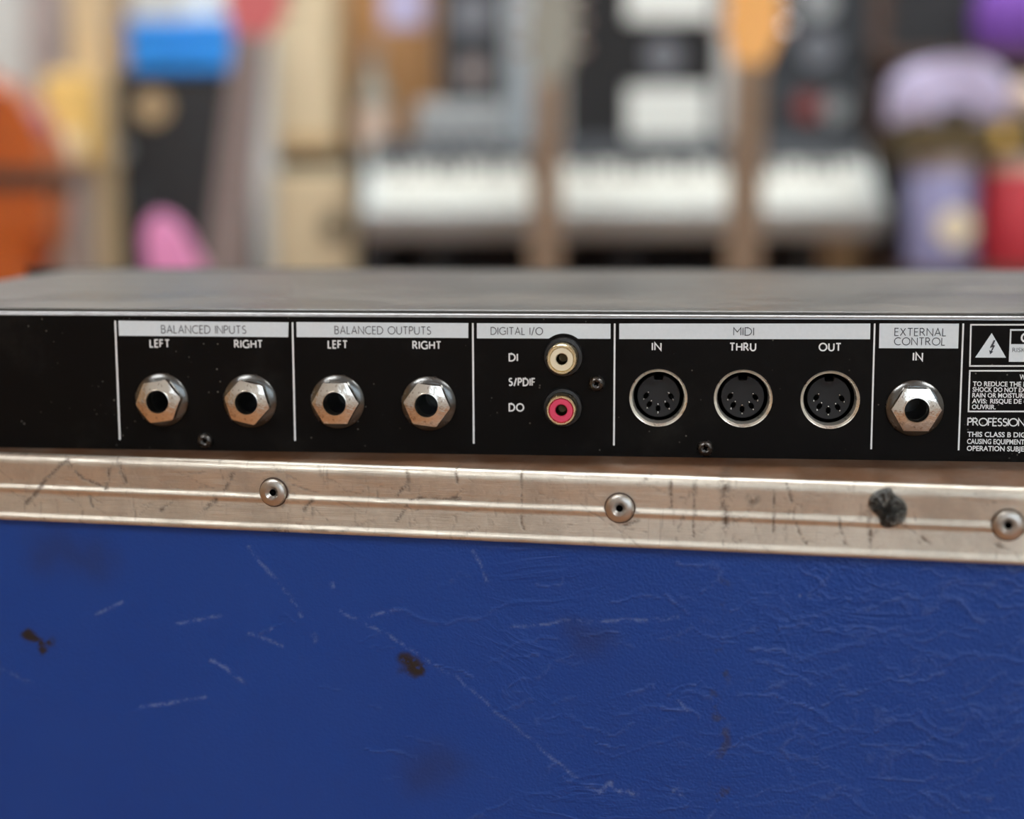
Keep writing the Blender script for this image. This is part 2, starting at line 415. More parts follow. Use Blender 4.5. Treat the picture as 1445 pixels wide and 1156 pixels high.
def m_vinyl():
    t = NT('worn_blue_vinyl'); co = t.obj()
    brk = t.ramp(t.noise(co, 420, 4, 0.7), 0.40, 0.62)
    h1 = t.ramp(t.noise(t.map(co, (40, 1, 130), (0, 0.5, 0)), 4.0, 3, .6, .4), .66, .78)
    h2 = t.ramp(t.noise(t.map(co, (34, 1, 150), (0, -0.25, 0)), 4.0, 3, .6, .4), .67, .80)
    big = t.ramp(t.noise(co, 18, 3), .48, .68)
    fine = t.math('MULTIPLY', t.math('MAXIMUM', h1, h2), t.math('MULTIPLY', big, .34))
    cre = NTattr(t, 'crease')
    light = t.mx([t.math('MULTIPLY', NTattr(t, 'scuff'), brk), fine, t.math('MULTIPLY', t.math('MULTIPLY', cre, brk), .20), t.math('MULTIPLY', t.math('MULTIPLY', NTattr(t, 'streak'), brk), .42)])  # creases and streaks get highlights painted pale; scuffs are wear
    dark = t.math('MULTIPLY', NTattr(t, 'stain'), t.ramp(t.noise(co, 260, 3), .3, .5))
    stitch = t.math('MULTIPLY', NTattr(t, 'drip'), t.ramp(t.noise(co, 170, 3), .50, .62))
    base = t.mix(t.noise(co, 9, 5, .6), (0.0045, 0.041, 0.235), (0.0070, 0.056, 0.290))
    base = t.mix(t.math('MULTIPLY', light, .29), base, (0.30, 0.38, 0.58))
    base = t.mix(t.math('MULTIPLY', NTattr(t, 'smear'), .3), base, (0.02, 0.02, 0.03))
    base = t.mix(dark, base, (0.022, 0.016, 0.012))
    base = t.mix(t.math('MULTIPLY', stitch, .5), base, (0.045, 0.035, 0.025))
    g = t.ramp(t.voro(co, 1300, 'SMOOTH_F1'), 0.0, 0.7)
    wn = t.noise(t.map(co, (13, 1, 30), (0, 0.15, 0)), 1.8, 4, .55, 1.4)
    ridge = t.math('SUBTRACT', 1.0, t.math('ABSOLUTE', t.math('MULTIPLY', t.math('SUBTRACT', wn, .5), 14.0)), True)
    patch = t.ramp(t.noise(co, 14, 2), .45, .62)
    sx = t.n('ShaderNodeSeparateXYZ'); t.L(co, sx.inputs[0])
    side = t.ramp(sx.outputs[0], -0.08, 0.10, 0.05, 1.0)          # creased more at one end of the case
    ridge = t.math('MULTIPLY', t.math('MULTIPLY', ridge, side), patch)
    hh_ = t.math('ADD', t.math('MULTIPLY', t.math('MULTIPLY', g, t.ramp(sx.outputs[0], -0.08, 0.10, 0.04, .15)), 1.0), t.math('ADD', t.math('MULTIPLY', ridge, .42), t.math('MULTIPLY', t.noise(co, 22, 3), 1.0)))
    hh_ = t.math('ADD', hh_, t.math('ADD', t.math('MULTIPLY', cre, .22), t.math('MULTIPLY', NTattr(t, 'streak'), .30)))
    t.set(col=base, rough=t.ramp(t.noise(co, 30, 4), .3, .7, .36, .48), spec=.38, nrm=t.bump(hh_, .5, 0.0014))
    return t.m
M['vinyl'] = m_vinyl()
def m_alu():
    t = NT('scratched_aluminium_extrusion'); co = t.obj()
    brk = t.ramp(t.noise(co, 350, 4, .7), .34, .6)
    dm = t.math('MULTIPLY', NTattr(t, 'scratch'), brk)
    h1 = t.ramp(t.noise(t.map(co, (8, 1, 400), (0, .18, 0)), 6, 3, .6, .3), .62, .75, 0, .35)
    h2 = t.math('MAXIMUM', t.ramp(t.noise(t.map(co, (260, 1, 14), (0, .25, 0)), 3, 3, .6, .5), .62, .76, 0, .6), t.ramp(t.noise(t.map(co, (30, 1, 190), (0, -.5, 0)), 3, 3, .6, .5), .64, .76, 0, .5))
    grime = t.ramp(t.noise(co, 34, 6, .75), .40, .72, 0, .75)
    f = t.mx([dm, t.math('MULTIPLY', h2, .45), t.math('MULTIPLY', grime, .45)])
    base = t.mix(t.noise(co, 12, 4), (0.64, 0.59, 0.49), (0.74, 0.70, 0.62))
    base = t.mix(t.math('MULTIPLY', NTattr(t, 'flange_reflect'), t.ramp(t.noise(co, 40, 5), .2, .6, .75, 1.0)), base, (0.20, 0.095, 0.045))  # brown on the top flange paints in its warm, dark reflection
    t.set(col=t.mix(f, base, (0.12, 0.085, 0.06)), metal=t.ramp(t.math('MAXIMUM', f, t.math('MULTIPLY', NTattr(t, 'flange_reflect'), .6)), 0, 1, .9, .3), rough=t.ramp(t.noise(t.map(co, (3, 1, 60)), 20, 5), .3, .7, .34, .52),
          nrm=t.bump(t.math('SUBTRACT', t.noise(t.map(co, (2, 1, 60)), 60, 4), t.math('ADD', h1, dm)), .16, 0.0006))
    return t.m
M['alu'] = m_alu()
M['alu_plain'] = pbr('brushed_aluminium', (0.78, 0.75, 0.70), 0.32, 1.0, 0.1, 60)
M['rivet'] = pbr('dull_rivet_steel', (0.52, 0.49, 0.45), 0.34, 1.0, 0.25, 500)
case = tag(empty('equipment_case', CASE_O, CYAW), 'worn blue vinyl equipment case with riveted aluminium edging under the black unit', 'case')
obj('case_body', box(-CW, CW, VIN+.0008, CD, 0.0, CASE_H-0.0016, .002), M['vinyl'], case)
def vinyl_sheet():
    xs = np.concatenate([[-CW+.001], np.arange(-.19, .1901, .0006), [CW-.001]]); zs = np.concatenate([[.001], np.arange(CASE_H-.135, CASE_H-.0135, .0006), [CASE_H-.003]])
    nx_, nz_ = len(xs), len(zs); XX, ZZ = np.meshgrid(xs, zs); P2 = np.stack([XX.ravel(), ZZ.ravel()], 1)
    me = bpy.data.meshes.new('front_sheet')
    V = np.stack([P2[:, 0], np.full(len(P2), VIN), P2[:, 1]], 1); idx = np.arange(nx_*nz_).reshape(nz_, nx_)
    F = np.stack([idx[:-1, :-1].ravel(), idx[:-1, 1:].ravel(), idx[1:, 1:].ravel(), idx[1:, :-1].ravel()], 1)
    me.from_pydata(V.tolist(), [], F.tolist()); me.polygons.foreach_set('use_smooth', [True]*len(me.polygons))
    wob = np.stack([value_noise(P2, 150, 1)-.5, value_noise(P2, 150, 2)-.5], 1)*.0045 + np.stack([value_noise(P2, 500, 3)-.5, value_noise(P2, 500, 4)-.5], 1)*.0014; Q = P2+wob
    c = lambda l: [CL(u, v, VIN) for u, v in l]
    scuff = [([(480, 862), (545, 896), (640, 955), (700, 1005), (770, 1060), (845, 1118)], .0008, .2), ([(660, 765), (690, 825)], .0008, .1), ([(350, 770), (400, 830), (425, 870)], .0011, 0),
             ([(720, 885), (870, 874), (960, 872)], .0008, 0), ([(250, 880), (310, 872)], .001, 0), ([(300, 930), (345, 965)], .001, 0), ([(520, 870), (570, 858)], .001, 0), ([(200, 1000), (290, 985)], .001, 0),
             ([(170, 850), (135, 865)], .001, 0), ([(445, 898), (446, 904)], .0016, .1), ([(845, 1120), (862, 1103), (880, 1122), (900, 1118)], .0017, .1), ([(948, 1122), (958, 1106), (962, 1122)], .0014, .1),
             ([(470, 820), (472, 826)], .0013, .1), ([(385, 888), (386, 889)], .0012, .1), ([(1128, 841), (1160, 841)], .0008, .1), ([(960, 990), (972, 1012)], .0008, 0), ([(350, 895), (400, 910)], .001, 0), ([(0, 945), (55, 968)], .001, 0)]
    crease = [([(1130, 927), (1185, 917), (1225, 902), (1290, 890)], .0011, 0), ([(1062, 860), (1110, 863), (1160, 897), (1185, 898), (1220, 896)], .0011, 0), ([(1150, 1000), (1180, 1022), (1240, 1028), (1290, 1020)], .0011, 0),
              ([(1060, 1045), (1090, 1035), (1150, 1025)], .0013, 0), ([(1270, 1010), (1330, 1037), (1360, 1050)], .0012, 0), ([(1385, 1045), (1410, 1032), (1445, 1018)], .0018, 0), ([(1350, 1005), (1400, 995), (1440, 1005)], .0015, 0),
              ([(1380, 1012), (1390, 1018), (1340, 1030)], .0013, 0), ([(1040, 1048), (1080, 1068), (1110, 1095)], .001, 0), ([(1135, 865), (1165, 866)], .0013, 0), ([(1320, 850), (1360, 858)], .0010, 0), ([(1270, 855), (1282, 870)], .001, 0),
              ([(1340, 932), (1400, 925), (1445, 928)], .0010, 0), ([(1230, 1070), (1290, 1068), (1330, 1080)], .0011, 0), ([(780, 990), (812, 985)], .0011, 0), ([(560, 860), (640, 880), (720, 850)], .0009, 0), ([(700, 930), (730, 910), (780, 905)], .0010, 0),
              ([(860, 1010), (900, 1000), (955, 1010)], .0010, 0), ([(880, 1060), (960, 1040)], .0009, 0), ([(1010, 990), (980, 985)], .0009, 0), ([(1130, 950), (1200, 945)], .0009, 0), ([(1250, 1090), (1265, 1065)], .0009, 0)]
    Q1 = P2+wob*.35; put_attr(me, 'scuff', marks(Q1, [(c(l), w_*.85, 0) for l, w_, s_ in scuff])); put_attr(me, 'crease', marks(Q, [(c(l), w_, s_) for l, w_, s_ in crease]))
    rr = np.random.RandomState(5); st_ = np.zeros(len(P2))
    for k in range(330):                                        # many short hairline creases with painted highlights, most of them towards one end
        cx_ = .17-abs(rr.randn())*.085; cz_ = CASE_H-.022-abs(rr.rand())*.10; ln = rr.uniform(.0015, .0075); an = rr.randn()*.38+.12
        sel = np.where((np.abs(P2[:, 0]-cx_) < ln+.003) & (np.abs(P2[:, 1]-cz_) < ln+.003))[0]
        if len(sel): st_[sel] = np.maximum(st_[sel], rr.uniform(.25, 1.0)*marks(Q[sel], [([(cx_-ln*math.cos(an), cz_-ln*math.sin(an)), (cx_+ln*math.cos(an), cz_+ln*math.sin(an))], .00075, 0)]))
    put_attr(me, 'streak', st_)
    put_attr(me, 'stain', marks(Q, [(c([(45, 905), (68, 905)]), .0030, .2), (c([(58, 915), (66, 920)]), .0024, .2), (c([(578, 940), (594, 942)]), .0030, .15)]))
    put_attr(me, 'smear', marks(Q, [(c([(590, 1090), (630, 1080)]), .012, 0), (c([(820, 905), (835, 905)]), .010, 0), (c([(60, 775), (140, 790)]), .012, 0)]))
    put_attr(me, 'drip', marks(Q, [(c([(1016, 822), (1018, 1135)]), .0022, .1)]))
    me.materials.append(M['vinyl']); return link(bpy.data.objects.new('front_sheet', me), case)
vinyl_sheet()
def trim_profile():
    # (y, z below the top) along the outside of the angle extrusion, starting at the back of the top flange
    p = [(.046, -.0014), (.046, 0), (.0446, 0.0005), (.0030, 0.0005)]
    p += [(.0022-.0022*math.sin(a)+.0, -.0022+.0027*math.cos(a)) for a in [math.radians(x) for x in (15, 30, 50, 70, 90)]]
    p += [(.0005, -.0092), (.0002, -.0096), (-.0001, -.0101), (-.0001, -.0107), (.0001, -.0112), (.0003, -.0116), (-.0001, -.0182),
          (-.0005, -.0187), (-.0007, -.0194), (-.0006, -.0201), (-.0001, -.0205), (.0018, -.0205), (.0018, -.0014)]
    return p
def extrude_x(prof, x0, x1, n=1):
    b = bmesh.new(); rows = []
    for i in range(n+1):
        x = x0+(x1-x0)*i/n; rows.append([b.verts.new((x, y, CASE_H+z)) for y, z in prof])
    k = len(prof)
    for A, B in zip(rows, rows[1:]):
        for j in range(k): b.faces.new((A[j], A[(j+1)%k], B[(j+1)%k], B[j]))
    b.faces.new(rows[0]); b.faces.new(rows[-1][::-1]); return b
def fine_trim():
    pr = trim_profile(); out = []
    for a, b_ in zip(pr, pr[1:]+pr[:1]):
        n_ = max(1, int(math.hypot(b_[0]-a[0], b_[1]-a[1])/.0006)) if a[0] < .02 else 1
        out += [(a[0]+(b_[0]-a[0])*i/n_, a[1]+(b_[1]-a[1])*i/n_) for i in range(n_)]
    xs = np.concatenate([[-CW-.001], np.arange(-.19, .1901, .0007), [CW+.001]]); k = len(out); n_ = len(xs)
    V = [(x, y, CASE_H+z) for x in xs for y, z in out]
    F = [(i*k+j, i*k+(j+1) % k, (i+1)*k+(j+1) % k, (i+1)*k+j) for i in range(n_-1) for j in range(k)] + [tuple(range(k))[::-1], tuple((n_-1)*k+j for j in range(k))]
    me = bpy.data.meshes.new('edge_trim'); me.from_pydata(V, [], F)
    bm = bmesh.new(); bm.from_mesh(me); bmesh.ops.recalc_face_normals(bm, faces=bm.faces); bm.to_mesh(me); bm.free()
    me.polygons.foreach_set('use_smooth', [True]*len(me.polygons)); me.set_sharp_from_angle(angle=math.radians(50))
    A = np.array(V); P2 = np.stack([A[:, 0], np.where(A[:, 1] > .003, CASE_H+A[:, 1]*.25, A[:, 2])], 1)
    Q = P2 + np.stack([value_noise(P2, 300, 1)-.5, value_noise(P2, 300, 2)-.5], 1)*.0012
    c = lambda l: [CL(u, v, 0) for u, v in l]
    dk = [([(35, 712), (55, 690), (80, 660), (95, 648)], .0011, 0), ([(95, 650), (115, 675), (150, 690)], .0009, 0), ([(148, 690), (158, 655)], .0009, 0), ([(170, 655), (176, 680)], .0008, 0), ([(315, 692), (330, 668)], .001, 0),
          ([(290, 718), (305, 703)], .0010, 0), ([(228, 718), (240, 706)], .0010, 0), ([(425, 720), (442, 708)], .0008, 0), ([(130, 715), (124, 700)], .0008, 0), ([(558, 703), (575, 680), (573, 665)], .0007, 0), ([(645, 705), (655, 693)], .001, 0),
          ([(645, 680), (643, 650)], .0008, 0), ([(908, 676), (930, 652)], .001, 0), ([(945, 678), (945, 715)], .0007, 0), ([(1022, 690), (1026, 655)], .0024, 0), ([(1023, 700), (1021, 748)], .0016, 0), ([(1092, 694), (1092, 752)], .0007, 0),
          ([(1113, 684), (1117, 728), (1136, 768)], .0007, 0), ([(980, 680), (980, 758)], .0007, 0), ([(737, 668), (737, 745)], .0006, 0), ([(1228, 730), (1228, 770)], .0008, 0), ([(1180, 730), (1192, 770)], .0006, 0), ([(580, 704), (650, 704)], .0007, 0),
          ([(560, 735), (575, 712)], .0008, 0), ([(1060, 705), (1062, 706)], .003, 0), ([(1300, 755), (1312, 765)], .0008, 0), ([(1405, 768), (1416, 772)], .0008, 0), ([(880, 742), (900, 735)], .0008, 0), ([(20, 738), (120, 741)], .0012, 0), ([(385, 748), (412, 749)], .0016, 0)]
    sc_ = marks(Q, [(c(l), w_*1.2, s_) for l, w_, s_ in dk]); rr = np.random.RandomState(11)
    for k in range(320):                                        # handling scratches all along the edging
        cx_ = rr.uniform(-.18, .18); cz_ = CASE_H-rr.uniform(-.002, .021); ln = rr.uniform(.001, .006)*(2.5 if rr.rand() < .15 else 1); an = rr.uniform(-.7, .7) if rr.rand() < .6 else rr.uniform(1.2, 1.9)
        sel = np.where((np.abs(P2[:, 0]-cx_) < ln+.002) & (np.abs(P2[:, 1]-cz_) < ln+.002))[0]
        if len(sel): sc_[sel] = np.maximum(sc_[sel], rr.uniform(.15, .65)*marks(Q[sel], [([(cx_-ln*math.cos(an), cz_-ln*math.sin(an)), (cx_+ln*math.cos(an), cz_+ln*math.sin(an))], .00055, 0)]))
    put_attr(me, 'scratch', sc_); put_attr(me, 'flange_reflect', np.where(A[:, 1] > .0028, 1.0, 0.0)); me.materials.append(M['alu'])  # painted reflection covers the top flange only
    return link(bpy.data.objects.new('edge_trim', me), case)
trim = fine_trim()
trim['label'] = 'scratched aluminium edging along the top of the case'
# other edgings of the case
for s in (-1, 1):
    obj('corner_trim', box(min(s*CW, s*(CW-.022))-.0, max(s*CW, s*(CW-.022))+.0, -.0004, .0018, .02, CASE_H-.0208), M['alu_plain'], case)
    obj('side_trim', box(min(s*(CW+.0012), s*(CW-.0005)), max(s*(CW+.0012), s*(CW-.0005)), .0, CD, CASE_H-.0205, CASE_H+.0003), M['alu_plain'], case)
obj('bottom_trim', box(-CW, CW, -.0004, .0018, 0, .02), M['alu_plain'], case)
M['carton_brown'] = pbr('brown_grime', (0.08, 0.05, 0.035), .8)
# rivets on the visible edging: dome with a punched hole
def rivet(u, v, deep, r=.0041, rot=0):
    x, z = CL(u, v, -.001); b = bmesh.new()
    lathe([(r, 0), (r, -.0007), (r*.93, -.0013), (r*.74, -.0017), (r*.50, -.0017), (r*.36, -.0012), (r*.26, -.0006), (r*.20, deep), (.0001, deep)], 28, b)
    o = obj('rivet', b, [M['rivet']], trim, smooth=True, loc=(x, 0, z)); 
    bb = bmesh.new(); lathe([(r*.24, -.00075), (.00005, -.00070)], 20, bb); obj('rivet_hole', bb, M['void'], o)
    bb = bmesh.new(); lathe([(r*1.10, -.00005), (r*.99, -.0002)], 28, bb); obj('grime_ring', bb, M['carton_brown'], o)
for u, v, d in ((384.5, 695.5, -.0005), (874, 718, -.0005), (1423, 742, -.0005)): rivet(u, v, d)
# tar-like blob stuck on the edging
def m_tar():
    t = NT('dark_grey_putty'); co = t.obj(); f = t.noise(co, 260, 5, .65, 1.0)
    t.set(col=t.mix(t.ramp(f, .45, .72), (0.022, 0.022, 0.019), (0.20, 0.20, 0.18)), rough=.36, nrm=t.bump(f, 1.0, 0.0014)); return t.m  # pale noise streaks paint glossy highlights into the putty colour
M['tar'] = m_tar()
ol = [(1226,706),(1237,694),(1256,689),(1262,698),(1275,708),(1280,720),(1276,736),(1265,743),(1251,746),(1242,741),(1240,731),(1228,719)]
pts = smooth_loop([CL(u, v, -.001) for u, v in ol], 4)
cxm = sum(p[0] for p in pts)/len(pts); czm = sum(p[1] for p in pts)/len(pts)
b = bmesh.new(); rings = []
for k, (s, d) in enumerate(((1, .0002), (.98, -.0009), (.86, -.0018), (.62, -.0024), (.36, -.0026), (.12, -.0025))):
    rings.append([b.verts.new((cxm+(p[0]-cxm)*s, d + (random.uniform(-.0009, .0007) if k > 1 else 0), czm+(p[1]-czm)*s)) for p in pts])
n = len(pts)
for A, B in zip(rings, rings[1:]):
    for i in range(n): b.faces.new((A[i], A[(i+1)%n], B[(i+1)%n], B[i]))
b.faces.new(rings[-1])
o = obj('putty_blob', b, M['tar'], trim, smooth=True); o['label'] = 'dark grey lump of dried putty'

# ================================================================== the rack unit
unit = tag(empty('rack_unit', UNIT_O, -YAW), 'black rack audio unit with sockets and white print lying on the blue case', 'audio unit')
UL, UR = PL(0, 550)[0]-.055, PL(1445, 550)[0]+.072
top_q = to_plane(722, 384, Vector((0, 0, CASE_H+UNIT_H)), Vector((0,0,1))) - UNIT_O
UD = top_q.dot(EY)
print('unit', UL, UR, 'depth', UD)
JACKS = [(228.5, 564.5, 8), (352.9, 566, -13), (476.5, 567, 0), (605, 569.5, -7), (1291, 576, 0)]
RCAS = [(795.3, 503.5, 'ivory'), (794.6, 574.5, 'pink_plastic')]
MIDIS = [(929, 561.5), (1048.6, 562.5), (1171.3, 564.3)]
SCREWS = [(290, 621.5), (842, 541), (995.3, 632)]
R_MIDI = .00868; R_JACK = .0045; R_RCA = .0040
# rear panel with real holes: filled curve with inner loops
def holed_plate(name, x0, x1, z0, z1, holes, y0, y1):
    cu = bpy.data.curves.new(name, 'CURVE'); cu.dimensions = '2D'; cu.fill_mode = 'BOTH'; cu.extrude = (y1-y0)/2
    def spl(pts):
        s = cu.splines.new('POLY'); s.points.add(len(pts)-1); s.use_cyclic_u = True
        for q, (x, z) in zip(s.points, pts): q.co = (x, z, 0, 1)
    spl([(x0, z0), (x1, z0), (x1, z1), (x0, z1)])
    for (hx, hz, r) in holes: spl([(hx+r*math.cos(2*math.pi*i/48), hz+r*math.sin(2*math.pi*i/48)) for i in range(48)])
    o = bpy.data.objects.new(name, cu); C.objects.link(o); bpy.context.view_layer.update()
    me = bpy.data.meshes.new_from_object(o.evaluated_get(_dg())); bpy.data.objects.remove(o)
    for v in me.vertices: v.co = Vector((v.co.x, (y0+y1)/2 - v.co.z, v.co.y))
    return me
holes = [(*PL(u, v), R_JACK) for u, v, _ in JACKS] + [(*PL(u, v), R_RCA) for u, v, _ in RCAS] + [(*PL(u, v), R_MIDI) for u, v in MIDIS]
me = holed_plate('rear_panel', UL, UR, .0002, UNIT_H-.0011, holes, 0, .0012); me.materials.append(M['panel'])
rear = link(bpy.data.objects.new('rear_panel', me), unit)
# folded upper edge of the rear panel: a small radius, its highlight painted in as paler metal
def strip_x(prof, x0, x1, mat, name, parent, smooth=True):
    b = bmesh.new(); A = [b.verts.new((x0, y, z)) for y, z in prof]; B = [b.verts.new((x1, y, z)) for y, z in prof]; k = len(prof)
    for j in range(k): b.faces.new((A[j], A[(j+1)%k], B[(j+1)%k], B[j]))
    b.faces.new(A); b.faces.new(B[::-1]); return obj(name, b, mat, parent, smooth=smooth)
R = .0011
prof = [(R-R*math.cos(a), UNIT_H-R+R*math.sin(a)) for a in [math.radians(x) for x in range(0, 91, 15)]] + [(.0045, UNIT_H), (.0045, UNIT_H-.001), (R, UNIT_H-R)]
strip_x(prof, UL, UR, M['edge'], 'folded_edge', unit)
# top cover, slightly proud behind the fold
strip_x([(.0028, UNIT_H+.0001), (.0028, UNIT_H+.0007), (.0032, UNIT_H+.0010), (UD, UNIT_H+.0010), (UD, UNIT_H+.0001)], UL, UR, M['top'], 'top_cover', unit, False)
for s in (UL, UR): obj('side_panel', box(min(s, s+.0012*(1 if s == UL else -1)), max(s, s+.0012*(1 if s == UL else -1)), .0012, UD, .0002, UNIT_H+.0001), M['panel'], unit)
obj('bottom_panel', box(UL, UR, .0012, UD, 0, .0012), M['panel'], unit)
fx = (UL+UR)/2
fp = obj('front_panel', box(fx-.2413, fx+.2413, UD, UD+.003, 0.0002, .0450, .0006), M['panel'], unit)
for i, t_ in enumerate((-.16, -.10, -.02, .05, .12)):
    kb = bmesh.new(); lathe([(.0001, .012), (.006, .012), (.0066, .011), (.007, 0)], 24, kb, (fx+t_, UD+.003, .022)); obj('knob', kb, M['black_plastic'], fp, smooth=True)
# cover screws along the far edge
# --- printed bars and rules
def quad_px(pts, mat, name='printed_bar', y=-.00010, parent=unit):
    b = bmesh.new(); vs = [b.verts.new((PL(*p)[0], y, PL(*p)[1])) for p in pts]; b.faces.new(vs); return obj(name, b, mat, parent)
quad_px([(168, 473.8), (406.8, 475.9), (407.3, 454.9), (167.2, 452.6)], M['ink'])
quad_px([(418.7, 475.8), (660.8, 477.0), (661, 456.0), (418.3, 454.5)], M['ink'])
nx, ny, nr = 795, 503.2, 32.5
notch = [(nx+nr*math.cos(math.radians(a)), ny-nr*math.sin(math.radians(a))) for a in range(52, 129, 4)]
y_at = 478
quad_px([(673, 477.5), (nx-20.4, 477.8)] + notch[::-1] + [(nx+20.4, 478), (861.6, 478.2), (861.6, 456.9), (673, 456.2)], M['ink'])
quad_px([(873.8, 478.6), (1227.8, 478.8), (1228.2, 456.6), (873.8, 456.6)], M['ink'])
quad_px([(1240.2, 491.4), (1352.0, 491.8), (1353.2, 456.8), (1241.0, 456.5)], M['ink'])
def rule(a, b_, w=2.5):
    quad_px([(b_[0]-w/2, b_[1]), (b_[0]+w/2, b_[1]), (a[0]+w/2, a[1]), (a[0]-w/2, a[1])], M['ink_text'], 'printed_rule')
for a, b_ in (((162.6, 452.6), (169.3, 620.6)), ((412.8, 454.9), (416.5, 622)), ((667.2, 456), (668.6, 626)), ((867.5, 456.5), (866.3, 628.6)), ((1234.3, 456.6), (1229.3, 634)), ((1359.3, 456.6), (1352.6, 635.5))): rule(a, b_)
# --- lettering
LT, BD = .00024, .00043
for s, p0, p1, wgt, mt in (
    ('BALANCED INPUTS', (228.3, 470), (347, 459.3), LT, 'ink_dark'), ('BALANCED OUTPUTS', (472.8, 471), (607.8, 460.5), LT, 'ink_dark'),
    ('DIGITAL I/O', (693, 472), (765.8, 462), LT, 'ink_dark'), ('MIDI', (1035.3, 473), (1063.7, 462.4), LT, 'ink_dark'),
    ('EXTERNAL', (1262.5, 473.6), (1335, 463.2), LT, 'ink_dark'), ('CONTROL', (1262, 486.7), (1333.5, 476.5), LT, 'ink_dark'),
    ('LEFT', (212.3, 489.6), (239, 479.6), BD, 'ink_text'), ('RIGHT', (331.5, 490.4), (370, 480.4), BD, 'ink_text'),
    ('LEFT', (463.5, 491), (490, 481), BD, 'ink_text'), ('RIGHT', (583, 492), (622, 482), BD, 'ink_text'),
    ('DI', (718.8, 509.2), (730.2, 499.4), BD, 'ink_text'), ('S/PDIF', (718.5, 543.8), (754.8, 534), BD, 'ink_text'), ('DO', (718.8, 579.8), (738.8, 569.8), BD, 'ink_text'),
    ('IN', (920.5, 494), (932.7, 484), BD, 'ink_text'), ('THRU', (1030, 494.6), (1066.2, 484.4), BD, 'ink_text'), ('OUT', (1156, 494.8), (1186.5, 484.6), BD, 'ink_text'),
    ('IN', (1288.6, 508.6), (1301.6, 498), BD, 'ink_text')):
    stroke_text(s, p0, p1, wgt, M[mt], unit, y=-.00018, sp=.30 if wgt == BD else .24)
# --- safety panel at the right
def frame_px(u0, v0, u1, v1, w=2.2, sh=0):
    for q in ([(u0, v0+w), (u1, v0+w), (u1, v0), (u0, v0)], [(u0-sh, v1), (u1, v1), (u1, v1-w), (u0-sh, v1-w)], [(u0-sh, v1), (u0+w-sh, v1), (u0+w, v0), (u0, v0)], [(u1-w, v1), (u1, v1), (u1, v0), (u1-w, v0)]):
        quad_px(q, M['ink_text'], 'printed_rule')
FU = 1690
frame_px(1369, 457.2, FU, 517.6, 2.2, 1.6)
frame_px(1367.4, 522.2, FU, 581.8, 2.2, 2.0)
quad_px([(1376, 504.6), (1419.6, 504.8), (1399.4, 470)], M['ink'], 'printed_triangle')
for q in ([(1396.8, 490.6), (1402.0, 480.0), (1404.6, 480.2), (1401.4, 487.6), (1398.6, 490.8)], [(1396.8, 490.6), (1401.2, 486.8), (1404.0, 487.6), (1399.0, 497.0), (1397.6, 496.6), (1400.6, 489.6)],
          [(1395.6, 494.2), (1401.4, 496.2), (1397.0, 500.2)]): quad_px(q, M['ink_dark'], 'printed_bolt', -.00018)
quad_px([(1423.4, 510.6), (1625, 511.4), (1625, 464.6), (1425.2, 464.4)], M['ink'])
quad_px([(1426.6, 485.6), (1622, 486), (1622, 467), (1427.2, 466.8)], M['panel'], 'printed_bar', -.00015)
font_text('CAUTION', 'C', (1439.8, 483), 1452, 469.6, M['ink_text'], unit, .02, -.00019)
font_text('RISK OF ELECTRIC SHOCK', 'RISK', (1428.4, 496.9), 1446.8, 490.8, M['ink_dark'], unit, -.006, -.00016)
font_text('DO NOT OPEN', 'DO NOT', (1470, 507.5), 1500, 501, M['ink_dark'], unit, -.006, -.00016)
for s, pre, p0, u1, vt in (
    ('WARNING:', 'W', (1438.4, 535.6), 1447.5, 528.4), ('TO REDUCE THE RISK OF FIRE OR ELECTRIC', 'TO REDUCE THE', (1372.6, 544.8), 1440.8, 538.2),
    ('SHOCK DO NOT EXPOSE THIS UNIT TO', 'SHOCK DO NOT', (1372.2, 552.8), 1434.8, 546.2), ('RAIN OR MOISTURE.', 'RAIN OR MOISTU', (1371.8, 560.8), 1438.4, 554.4),
    ('AVIS:', 'AVIS:', (1371.4, 569), 1392.6, 562.6), ('RISQUE DE CHOC ELECTRIQUE', 'RISQUE DE', (1397, 569.2), 1441.4, 562.8), ('OUVRIR.', 'OUVRIR.', (1371.2, 577.2), 1405, 570.8),
    ('THIS CLASS B DIGITAL APPARATUS', 'THIS CLASS B', (1364.8, 616.2), 1426.6, 609.2), ('CAUSING EQUIPMENT', 'CAUSING', (1364.4, 626.2), 1398.6, 619.2), ('OPERATION SUBJECT TO', 'OPERATION', (1364, 636), 1417.6, 629)):
    font_text(s, pre, p0, u1, vt, M['ink_text'], unit, .022)
stroke_text('PROFESSIONAL', (1365.6, 600.4), (1462.5, 590.2), .00036, M['ink_text'], unit, sp=.13)

